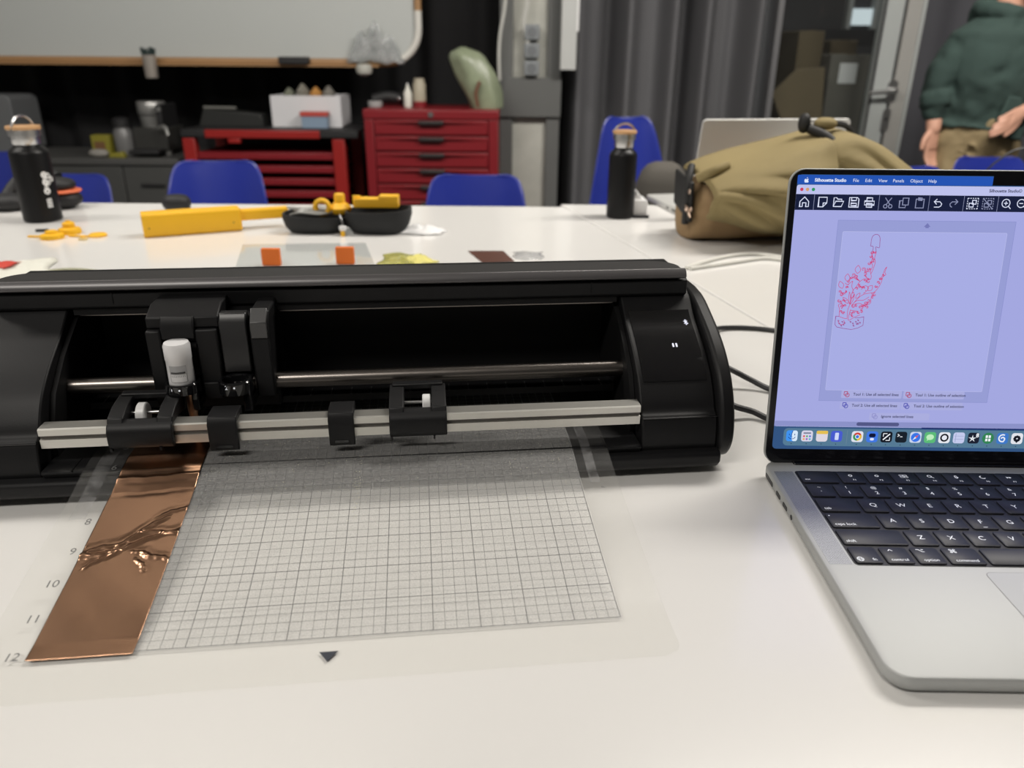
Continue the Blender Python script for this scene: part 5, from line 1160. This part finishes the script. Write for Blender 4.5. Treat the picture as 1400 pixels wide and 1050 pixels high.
# grey counter with doors and what stands on it
Y = 4.0; x0, x1 = gp(-150, 240, Y).x, gp(248, 240, Y).x; zt_ = zz(217, Y, 160); CZ = zt_; hh = zt_-FLOOR
t = thing('counter_unit', 'low dark grey counter with doors along the back wall', 'cabinet', ((x0+x1)/2, Y, FLOOR)); ox = t.location.x
m_counter = mat('counter_grey', (.055, .056, .054), .5)
MB().box(x0-ox, x1-ox, .02, .50, .06, hh-.03).build('carcass', m_counter, t, smooth=0)
MB().box(x0-ox, x1-ox, -.01, .50, hh-.03, hh).build('worktop', mat('worktop', (.065, .065, .063), .45), t, bevel=.003)
MB().box(x0-ox+.02, x1-ox-.02, .06, .48, 0, .06).build('plinth', m_soft, t, smooth=0)
edges = [gp(p, 245, Y).x-ox for p in (-150, -30, 72, 170, 248)]
for k in range(4):
    d_ = MB().box(edges[k]+.004, edges[k+1]-.004, .0, .02, .07, hh-.038).build('door', m_counter, t, bevel=.002)
    MB().box((edges[k]+edges[k+1])/2-.06, (edges[k]+edges[k+1])/2+.06, -.012, 0, hh-.135, hh-.12).build('handle', m_soft, d_, bevel=.003)
# espresso machine
Yc = 4.15; x0, x1 = span(182, 236, 190, Yc); t = thing('coffee_machine', 'dark espresso machine with a steel top on the grey counter', 'coffee machine', ((x0+x1)/2, Yc, CZ)); hw = (x1-x0)/2
ht = zz(139, Yc, 205)-CZ
m_steel2 = mat('coffee_steel', (.30, .30, .29), .35, metal=.6)
MB().box(-hw, hw*.75, 0, .22, .02, ht*.52).build('body', mat('coffee_dark', (.03, .03, .028), .4), t, bevel=.006)
MB().box(-hw*.9, hw*.6, -.10, .02, .015, .035).build('drip_tray', m_soft, t, bevel=.004)
MB().lathe([(.055, 0), (.06, .02), (.065, ht*.26), (.065, ht*.27)], 24, T(-hw*.25, .10, ht*.46)).build('grinder_neck', m_steel2, t)
MB().lathe([(.068, 0), (.070, .005), (.070, ht*.22), (.066, ht*.24)], 24, T(-hw*.25, .10, ht*.75)).build('steel_top', m_steel2, t)
MB().tube(catmull([(hw*.5, -.03, ht*.52), (hw*.9, -.05, ht*.56), (hw*1.05, -.06, ht*.40)], 5), .008, 8).build('steam_wand', m_steel2, t)
for xx in (-hw*.8, hw*.1, hw*.6): MB().lathe([(.018, 0), (.02, .02)], 14, T(xx, .02, 0)).build('foot', m_steel2, t)
MB().lathe([(.012, 0), (.010, .008)], 12, T(hw*.55, -.002, ht*.86) @ Matrix.Rotation(R(90), 4, 'X')).build('dial', m_steel2, t); MB().box(hw*.35, hw*.62, 0, .2, ht*.50, ht*.95).build('side_tower', m_soft, t, bevel=.006)
x0, x1 = span(126, 150, 200, 4.1); t = thing('snack_box', 'yellow green carton on the grey counter left of the coffee machine', 'carton', ((x0+x1)/2, 4.1, CZ)); hw = (x1-x0)/2; h1 = zz(185, 4.1, 138)-CZ
MB().box(-hw, hw, 0, .06, 0, h1).build('carton_body', mat('carton_yellow', (.20, .18, .02), .5), t, bevel=.002); MB().box(-hw*.7, hw*.5, -.001, 0, h1*.2, h1*.7).build('carton_print', mat('carton_print', (.14, .07, .03), .5), t, smooth=0)
h1 = zz(160, 4.15, 160)-CZ
lathe_thing('storage_jar', 'grey glass jar with a dark lid between the yellow carton and coffee machine', 'jar', 160, 4.15, CZ, [(.042, 0), (.045, .01), (.045, h1*.62), (.036, h1*.70), (.036, h1*.75)], mat('jar_grey', (.13, .13, .13), .3), lambda t: MB().lathe([(.040, h1*.74), (.040, h1*.95), (.02, h1)], 20).build('jar_lid', m_soft, t))
x0, x1 = span(122, 142, 215, 4.02); tag(blobby(.05, .03, .02, 0, 0, .02, e=.6).build('paper_wad', mat('wad_grey', (.22, .21, .19), .7), loc=((x0+x1)/2, 4.05, CZ)), 'pale paper wad lying before the yellow carton on the counter', 'paper')
x0, x1 = span(149, 167, 215, 4.02); tag(MB().prism([(-.04, 0), (.04, 0), (.03, .03), (-.03, .02)], -.02, .02, 'y').build('yellow_packet', mat('carton_yellow'), loc=((x0+x1)/2, 4.05, CZ), bevel=.004), 'small flat yellow packet lying below the jar on the counter', 'packet')
# grey appliance at the far left
x0, x1 = gp(-60, 165, 4.3).x, gp(35, 165, 4.3).x; t = thing('appliance', 'pale grey appliance cut off at the left edge above the counter', 'appliance', ((x0+x1)/2, 4.2, CZ)); hw = (x1-x0)/2; h1 = zz(130, 4.2, 10)-CZ
MB().prism(rrect(-hw, hw, 0, h1, .03, 4), 0, .25, 'y').build('casing', mat('appliance_grey', (.12, .125, .13), .5), t, bevel=.004); MB().lathe([(.05, 0), (.055, .012)], 20, T(hw*.1, 0, h1*.75) @ Matrix.Rotation(R(90), 4, 'X')).build('port_hole', m_soft, t); MB().box(hw*.35, hw*.37, -.002, 0, .05, h1*.9).build('door_seam', m_soft, t, smooth=0)

# steel column with concrete infill
Y = 4.35; t = thing('steel_column', 'grey steel column with pale concrete infill and a bolted plate', 'column', ((xcol0+xcol1)/2, Y, FLOOR)); ox = t.location.x
m_col = mat('column_grey', (.105, .108, .105), .55, var=.06, vscale=5); m_conc = mat('concrete_pale', (.42, .42, .38), .8, var=.15, vscale=12)
cA, cB, cC, cD = [gp(p, 120, Y).x-ox for p in (683, 701, 747, 766)]
hc = CEIL-FLOOR
MB().box(cA, cB, 0, .2, 0, hc).build('flange', m_col, t, bevel=.004); MB().box(cC, cD, 0, .2, 0, hc).build('flange', m_col, t, bevel=.004)
zp1, zp0 = zz(106, Y, 725)-FLOOR, zz(160, Y, 725)-FLOOR
MB().box(cB, cC, .03, .2, 0, zp0).build('infill', m_conc, t, smooth=0); MB().box(cB, cC, .03, .2, zp1, hc).build('infill', m_conc, t, smooth=0)
MB().box(cA-.004, cD+.004, -.02, .2, zp0, zp1).build('plate', m_col, t, bevel=.004)
# sockets and cables on the column
x0, x1 = span(717, 737, 70, 4.30)
t = thing('socket_block', 'column mounted block of three grey sockets, one above the other', 'socket', ((x0+x1)/2, 4.36, zz(104, 4.3, 727))); hw = (x1-x0)/2
zs_ = [zz(y, 4.3, 727)-t.location.z for y in (104, 83, 80, 59, 55, 33)]
for k in range(3):
    s_ = MB().box(-hw*1.05, hw*1.05, -.06, .02, zs_[2*k], zs_[2*k+1]).build('socket', mat('socket_grey', (.21, .225, .235), .45), t, bevel=.008)
    MB().lathe([(.022, 0), (.024, .003)], 18, T(0, -.06, (zs_[2*k]+zs_[2*k+1])/2) @ Matrix.Rotation(R(90), 4, 'X')).build('socket_face', mat('socket_face', (.14, .15, .16), .45), s_)
cable('white cable dropping down the column into the sockets', [gp(722, -60, 4.31), gp(721, 0, 4.31), gp(716, 33, 4.31), gp(722, 60, 4.32)], .010, mat('trunk_white', (.50, .50, .47), .5))
cable('loose white cable hanging along the left side of the column', [gp(694, -40, 4.28), gp(690, 10, 4.28), gp(684, 45, 4.28), gp(682, 75, 4.28), gp(683, 110, 4.28)], .008, MATS['trunk_white'])
x0, x1 = span(767, 789, 50, 4.25); zb_ = zz(96, 4.25, 777)
t = thing('cable_duct', 'white upright cable duct ending right of the column', 'duct', ((x0+x1)/2, 4.28, zb_)); hw = (x1-x0)/2
MB().box(-hw, hw, -.03, .05, 0, CEIL-zb_).build('duct_body', mat('duct_white', (.46, .47, .46), .5), t, bevel=.004); MB().box(hw-.004, hw+.006, -.034, .0, .18, .45).build('duct_clip', m_white, t)

# glass door, frame and store room
Y = 4.30
m_frame = mat('door_grey', (.34, .36, .355), .4); m_frame2 = mat('door_grey_warm', (.30, .295, .28), .4)
x0, x1 = span(1222, 1243, 110, Y)
dl, dr = gp(1052, 110, Y).x, x0-.004
t = thing('glass_door', 'glazed door with pale grey frame posts and lever handle', 'door', ((dl+dr)/2, Y, FLOOR)); ox = t.location.x; hd = 2.25
sx0 = gp(1192, 110, Y).x
MB().box(x0-ox, x1-ox, -.01, .10, 0, CEIL-FLOOR).build('door_post', m_frame2, t, bevel=.004)
MB().box(x1-ox-.008, x1-ox+.010, -.02, .0, 0, CEIL-FLOOR).build('post_bead', m_frame, t, bevel=.003)
MB().box(sx0-ox, dr-ox, 0, .06, .02, hd).build('door_stile', m_frame, t, bevel=.004)
MB().box(dl-ox, dl-ox+.03, 0, .06, .02, hd).build('door_stile', mat('stile_dark', (.10, .10, .105), .5), t, bevel=.004)
MB().box(dl-ox+.03, sx0-ox, 0, .06, .02, .12).build('door_rail', m_frame, t, bevel=.004); MB().box(dl-ox+.03, sx0-ox, 0, .06, hd-.1, hd).build('door_rail', m_frame, t, bevel=.004)
MB().box(dr-ox-.010, dr-ox-.004, -.004, .0, .02, hd).build('door_seal', m_rubber, t, smooth=0); MB().box(sx0-ox, sx0-ox+.010, -.006, .0, .02, hd).build('door_bead', m_rubber, t, smooth=0)
MB().box(dl-ox+.03, sx0-ox, .025, .033, .12, hd-.1).build('glass_pane', clear('door_glass', (.90, .92, .92), .01, (.5, .5, .5), .04, .03), t, smooth=0)
hxp = gp(1222, 124, Y-.02); hz_ = hxp.z-FLOOR; hx = hxp.x-ox
hp_ = MB().prism(rrect(hx-.028, hx+.02, hz_-.06, hz_+.05, .015, 4), -.012, 0, 'y').build('handle_plate', m_steel, t)
MB().tube(catmull([(hx, -.005, hz_), (hx, -.05, hz_), (hx-.02, -.06, hz_-.003), (hx-.14, -.06, hz_-.012)], 5), .011, 10).build('lever_handle', m_steel, t)
MB().prism(rrect(hx-.030, hx+.010, hz_-.20, hz_-.09, .012, 4), -.012, 0, 'y').build('key_escutcheon', m_steel, t); MB().lathe([(.008, 0), (.008, .004)], 12, T(hx-.01, -.012, hz_-.14) @ Matrix.Rotation(R(90), 4, 'X')).build('keyhole', m_rubber, t)
# boxes beyond the glass
m_card = mat('cardboard', (.115, .085, .045), .8, var=.15, vscale=6); m_card2 = mat('cardboard_grey', (.15, .14, .12), .8, var=.12, vscale=6)
def carton(label, x0, x1, yt, yb, Y, m, rot=0, dep=.3, skew=0):
    X0, X1 = span(x0, x1, (yt+yb)/2, Y); zt_, zb_ = zz(yt, Y, (x0+x1)/2), zz(yb, Y, (x0+x1)/2)
    t = thing('cardboard_box', label, 'box', ((X0+X1)/2, Y, FLOOR), R(rot), 'cartons beyond the glass door'); hw = (X1-X0)/2
    MB().prism([(-hw*.9+skew, 0), (hw*.9+skew, 0), (hw, zt_-FLOOR), (-hw, zt_-FLOOR)], 0, dep, 'y').build('carton_body', m, t, bevel=.004)
    MB().box(-.03, .03, -.003, dep, (zt_-FLOOR)*.999, zt_-FLOOR+.002).build('tape', mat('tape_brown', (.20, .15, .09), .3), t, smooth=0)
    return t, hw, zt_-FLOOR
carton('tall brown carton standing left behind the glass door', 1082, 1118, 42, 200, 5.0, m_card, 8)
t2, hw, hc2 = carton('wide grey carton with a white label behind the glass door', 1128, 1180, 74, 200, 4.85, m_card2, -4)
q = gp(1155, 99, 4.83); MB().box(-.055, .045, -.0035, -.001, q.z-FLOOR-.06, q.z-FLOOR+.05).build('white_label', mat('label_white', (.9, .9, .9), .6, emit=(1, 1, 1), es=.0), t2, smooth=0)
carton('small brown carton stacked behind the wide grey one', 1136, 1172, 55, 74, 5.2, m_card, 0)
# open flap board, leaning, diamond shaped
Yq = 4.72; pts = [gp(p[0], p[1], Yq) for p in ((1090, 95), (1128, 92), (1122, 185), (1075, 185), (1055, 128))]
cq = gp(1090, 185, Yq); cq = Vector((cq.x, Yq, FLOOR)); zoff = FLOOR
t = thing('folded_carton', 'flattened brown carton with a pointed side leaning behind the glass', 'carton', cq)
MB().prism([(p.x-cq.x, p.z-FLOOR) for p in pts[:3]]+[(pts[2].x-cq.x, 0), (pts[3].x-cq.x, 0)]+[(p.x-cq.x, p.z-FLOOR) for p in pts[3:]], 0, .03, 'y').build('board', m_card, t, bevel=.003)
MB().box(.0, .012, -.002, 0, .35, .8).build('board_crease', m_card2, t, smooth=0)
# dark shelf beam and lit window far behind
struct(MB().box(xa-.2, xb+.6, 6.2, 6.4, zz(62, 6.2, 1150), zz(40, 6.2, 1150)).build('trim_1', mat('beam_black', (.006, .006, .008), .6), smooth=0))
wq0, wq1 = gp(1160, 34, 6.9), gp(1206, 12, 6.9)
wn = struct(MB().box(wq0.x, wq1.x+.1, 6.90, 6.94, wq0.z, wq1.z).build('window_1', emat('window_light', (.62, .70, .72), 1.0), smooth=0))
wf = MB()
for xx in (wq0.x-.03, wq0.x+.30*(wq1.x-wq0.x)*2.4, wq1.x+.09): wf.box(xx, xx+.035, 6.87, 6.95, wq0.z-.03, wq1.z+.08)
wf.build('window_frame', m_frame, wn, smooth=0)
store_fill = area('added_store_fill_light', (2.3, 5.6, CEIL-.15), .8, .3, 20)  # unseen fill light added to lift the cartons beyond the glass

# ------------------------------------------------------------------ person
PY = 3.35
def pj(px, py, dy=0): return gp(px, py, PY+dy)
root = pj(1345, 200); PR = Vector((root.x, PY, FLOOR))
pers = thing('person', 'person in a dark green hoodie and khaki trousers walking past the door', 'person', PR)
def L_(px, py, dy=0): return pj(px, py, dy)-PR
def ell(c, rx, ry, tilt=0, n=24, ax=(1, 0, 0)):
    return [Vector((c.x+rx*math.cos(a)*math.cos(tilt), c.y+ry*math.sin(a), c.z+rx*math.cos(a)*math.sin(tilt))) for a in [6.283*k/n for k in range(n)]]
def remesh(o, vox, it=4, fac=.5):
    r = o.modifiers.new('Remesh', 'REMESH'); r.mode = 'VOXEL'; r.voxel_size = vox; r.use_smooth_shade = True
    s_ = o.modifiers.new('Smooth', 'SMOOTH'); s_.iterations = it; s_.factor = fac
def rpath(mb, pts, radii, n=16, flat=None):
    P_ = catmull(pts, 5); k = len(radii)-1; rr_ = []
    for i in range(len(P_)):
        f = i/(len(P_)-1)*k; j = min(int(f), k-1); rr_.append(radii[j]*(1-(f-j))+radii[j+1]*(f-j))
    mb.tube(P_, rr_, n)
    # round the ends
    for p, r_ in ((P_[0], rr_[0]), (P_[-1], rr_[-1])):
        b = blobby(r_, r_, r_, p.x, p.y, p.z, 12, 8); mb.add(b.v, b.f)
sk = mat('skin', (.50, .27, .19), .55, var=.08, vscale=25)
# joints
neck = L_(1380, 16); chin = L_(1390, 2, -.05)
hipc = L_(1334, 180); chest = L_(1362, 80); waist = L_(1344, 135)
shR, shL = L_(1318, 56), L_(1418, 50)
elR, wrR = L_(1284, 126, .02), L_(1276, 176, -.02)
elL, wrL = L_(1440, 128, -.06), L_(1402, 152, -.16)
headc = Vector((neck.x+.035, neck.y-.03, neck.z+.175))
kz = .50-.0
knR, knL = Vector((hipc.x-.10, -.05, .47)), Vector((hipc.x+.09, .06, .47))
anR, anL = Vector((hipc.x-.12, -.10, .08)), Vector((hipc.x+.08, .22, .08))
body = MB()
# head with face: skull, jaw, nose, brow, ears
b = blobby(.076, .095, .112, headc.x, headc.y, headc.z+.02, 24, 16); body.add(b.v, b.f)
b = blobby(.058, .068, .070, headc.x, headc.y-.028, headc.z-.060, 20, 12); body.add(b.v, b.f)
b = blobby(.013, .020, .024, headc.x, headc.y-.098, headc.z-.012, 12, 8); body.add(b.v, b.f)
b = blobby(.026, .012, .009, headc.x, headc.y-.088, headc.z-.055, 12, 8); body.add(b.v, b.f)
for s_ in (-1, 1):
    b = blobby(.010, .018, .030, headc.x+s_*.078, headc.y+.005, headc.z+.0, 10, 8); body.add(b.v, b.f)
    b = blobby(.020, .010, .007, headc.x+s_*.030, headc.y-.090, headc.z+.040, 10, 6); body.add(b.v, b.f)
rpath(body, [headc-Vector((0, -.01, .05)), neck+Vector((0, 0, .03)), neck-Vector((0, 0, .06))], [.052, .054, .062])
rings = [ell(c_, rx, ry) for c_, rx, ry in ((neck-Vector((0, 0, .03)), .07, .06), (chest+Vector((0, 0, .10)), .15, .085), (chest, .155, .10), (waist, .135, .09), (hipc, .15, .10), (hipc-Vector((0, 0, .09)), .12, .09))]
body.loft(rings)
for a_, b_, c_ in ((shR, elR, wrR), (shL, elL, wrL)): rpath(body, [a_+Vector((0, 0, -.03)), b_, c_], [.036, .036, .028])
for a_, k_, f_ in ((hipc+Vector((-.075, 0, -.02)), knR, anR), (hipc+Vector((.075, 0, -.02)), knL, anL)): rpath(body, [a_, k_, f_], [.078, .055, .038])
def hand(w_, dirv, side, spread, curl):
    d = dirv.normalized(); s_ = spread.normalized(); nn = d.cross(s_).normalized()
    pk = w_+d*.075
    b = MB(); rings = []
    for f, hw_, th in ((-.01, .026, .020), (.02, .034, .018), (.05, .041, .017), (.08, .041, .014)):
        c_ = w_+d*f; rings.append([c_+s_*(hw_*math.cos(a))+nn*(th*math.sin(a)) for a in [6.283*k/14 for k in range(14)]])
    body.loft(rings)
    for k, ln2 in enumerate((.072, .082, .076, .060)):
        o_ = w_+d*.075+s_*((-1.5+k)*.0205)*side
        p1 = o_+d*ln2*.42; p2 = p1+(d*math.cos(curl)+nn*math.sin(curl)).normalized()*ln2*.33; p3 = p2+(d*math.cos(curl*2)+nn*math.sin(curl*2)).normalized()*ln2*.25
        rpath(body, [o_-d*.012, p1, p2, p3], [.0105, .0098, .0090, .0075], 10)
    o_ = w_+d*.022-s_*.030*side
    rpath(body, [o_, o_+(d*.75-s_*.65*side)*.032, o_+(d*.95-s_*.5*side)*.058], [.013, .011, .0085], 10)
hand(wrR, L_(1272, 216, -.03)-wrR, 1, Vector((.9, .45, 0)), .30)
hand(wrL, L_(1368, 172, -.20)-wrL, 1, Vector((.25, .2, 1)), .25)
bo = body.build('body', sk, pers, smooth=180); remesh(bo, .0045, 3)
bo['label'] = 'bare hands, forearms, neck and head'
# eyes, hair
for s_ in (-1, 1): blobby(.011, .007, .007, headc.x+s_*.030, headc.y-.083, headc.z+.020, 12, 8).build('eye', mat('eye_dark', (.03, .02, .02), .3), bo)
hr = MB()
rings = [[Vector((headc.x+.083*s*math.cos(a), headc.y+.012+.100*s*math.sin(a), headc.z+z+ (.035 if math.sin(a) < -.3 else 0))) for a in [6.283*k/26 for k in range(26)]] for z, s in ((-.01, .97), (.05, 1.02), (.10, .88), (.13, .55), (.142, .1))]
hr.loft(rings); hr.build('hair', mat('hair_brown', (.06, .035, .02), .7, bump=.4, bscale=300), pers)
# hoodie
hd_ = MB(); gr = mat('hoodie_green', (.024, .046, .040), .9, var=.22, vscale=7, bump=.3, bscale=70)
tilt = -.05
rings = [ell(c_, rx, ry, tl) for c_, rx, ry, tl in ((neck+Vector((0, 0, -.005)), .085, .085, 0), (neck-Vector((.0, 0, .05)), .135, .10, 0), (chest+Vector((0, 0, .085)), .180, .115, 0), (chest, .185, .130, -.03), (chest.lerp(waist, .55), .172, .132, -.06), (waist, .165, .13, -.10), (waist.lerp(hipc, .62), .158, .128, -.12), (hipc+Vector((0, 0, .022)), .150, .122, -.12))]
hd_.loft(rings)
rpath(hd_, [shR+Vector((.035, 0, -.01)), shR.lerp(elR, .5)+Vector((-.004, 0, 0)), elR, elR.lerp(wrR, .42)], [.072, .060, .064, .050])
rpath(hd_, [shL+Vector((-.035, 0, -.01)), shL.lerp(elL, .5), elL, elL.lerp(wrL, .45)], [.085, .072, .066, .052])
# bunched folds on the sleeve near the cuff
for f, r_ in ((.12, .074), (.26, .069)):
    c_ = elR.lerp(wrR, f); hd_.tube([c_+Vector((r_*.72*math.cos(a), r_*.72*math.sin(a), .012*math.cos(a+1))) for a in [6.283*k/16 for k in range(16)]], .020, 8, closed=True)
# diagonal folds over the belly
for k in range(0):
    x_a, x_b = -.150+.012*k, .02+.03*k; z_a, z_b = .045+.040*k-.03, -.075+.045*k
    pts = []
    for i in range(9):
        f = i/8; x_ = x_a+(x_b-x_a)*f; z_ = z_a+(z_b-z_a)*f+.008*math.sin(f*6+k)
        yq = -.130*math.sqrt(max(.05, 1-(x_/.17)**2)); pts.append(waist+Vector((x_, yq, z_)))
    hd_.tube(pts, [.004, .008, .010, .011, .011, .010, .008, .006, .003], 8)
# hood around the neck
hd_.tube([neck+Vector((.098*math.cos(a), .085*math.sin(a)+.02, .018+.030*math.sin(a))) for a in [6.283*k/20 for k in range(20)]], .030, 10, closed=True)
b = blobby(.12, .07, .085, neck.x, neck.y+.095, neck.z+.0, 18, 10); hd_.add(b.v, b.f)
# hem band
hem = hipc+Vector((0, 0, .015)); hd_.tube([hem+Vector((.150*math.cos(a), .122*math.sin(a), -.018*math.cos(a))) for a in [6.283*k/26 for k in range(26)]], .016, 8, closed=True)
ho = hd_.build('hoodie', gr, pers, smooth=180); remesh(ho, .006, 5)
def cloth_folds(o, size, strength):
    tx_ = bpy.data.textures.new('folds', 'MARBLE'); tx_.noise_scale = size; tx_.turbulence = 6; tx_.marble_type = 'SOFT'
    d_ = o.modifiers.new('Folds', 'DISPLACE'); d_.texture = tx_; d_.strength = strength; d_.mid_level = .5; d_.texture_coords = 'LOCAL'
    sm_ = o.modifiers.new('Smooth2', 'SMOOTH'); sm_.iterations = 4
cloth_folds(ho, .16, .032)
MB().prism([(waist.x-.02, waist.z-.13), (waist.x+.11, waist.z-.15), (waist.x+.11, waist.z-.06), (waist.x+.07, waist.z+.01), (waist.x+.02, waist.z+.02)], -.146, -.128, 'y').build('pouch_pocket', gr, pers, bevel=.008, seg=3)
# trousers
tr = MB(); kh = mat('trouser_khaki', (.205, .155, .080), .85, var=.15, vscale=8, bump=.3, bscale=60)
tr.loft([ell(c_, rx, ry) for c_, rx, ry in ((hipc+Vector((0, 0, .06)), .135, .105), (hipc, .148, .115), (hipc-Vector((0, 0, .10)), .150, .115), (hipc-Vector((0, 0, .15)), .12, .10))])
for a_, k_, f_ in ((hipc+Vector((-.072, 0, -.05)), knR, anR), (hipc+Vector((.078, 0, -.05)), knL, anL)): rpath(tr, [a_, k_, f_], [.098, .078, .066])
for k in range(5):
    z = -.04-.035*k
    tr.tube([hipc+Vector((-.12+.028*i, -.105-.012*math.sin(i), z+.012*math.sin(i*1.3+k)-.006*i)) for i in range(8)], [.003, .007, .010, .011, .010, .008, .005, .003], 8)
to = tr.build('trousers', kh, pers, smooth=180); remesh(to, .006, 5); cloth_folds(to, .14, .020)
for an in (anR, anL):
    b = blobby(.045, .12, .045, an.x, an.y-.06, .045, 18, 10, .7); b.build('shoe', m_rubber, pers)
# thin dark cable arching at the right edge, behind the front laptop
t = thing('monitor', 'slim grey monitor edge at the right border behind the front laptop', 'monitor', tp(1412, 300))
MB().box(0, .30, 0, .02, .05, .22).build('screen_panel', mat('monitor_grey', (.25, .25, .24), .5), t, bevel=.004); MB().box(.10, .20, -.05, .08, 0, .008).build('stand', m_soft, t, bevel=.003); MB().box(.135, .165, .005, .03, .006, .06).build('neck', m_soft, t, bevel=.003)
mq = t.location; Yq = mq.y+.03
cable('thin black cable arching up to the grey monitor at the right border', [(gp(1335, 262, Yq).x-.02, Yq-.01, .002), (gp(1336, 262, Yq).x, Yq, .012), gp(1345, 240, Yq), gp(1368, 217, Yq), gp(1396, 203, Yq), (mq.x+.004, mq.y+.018, gp(1400, 203, Yq).z-.004)], .0018)
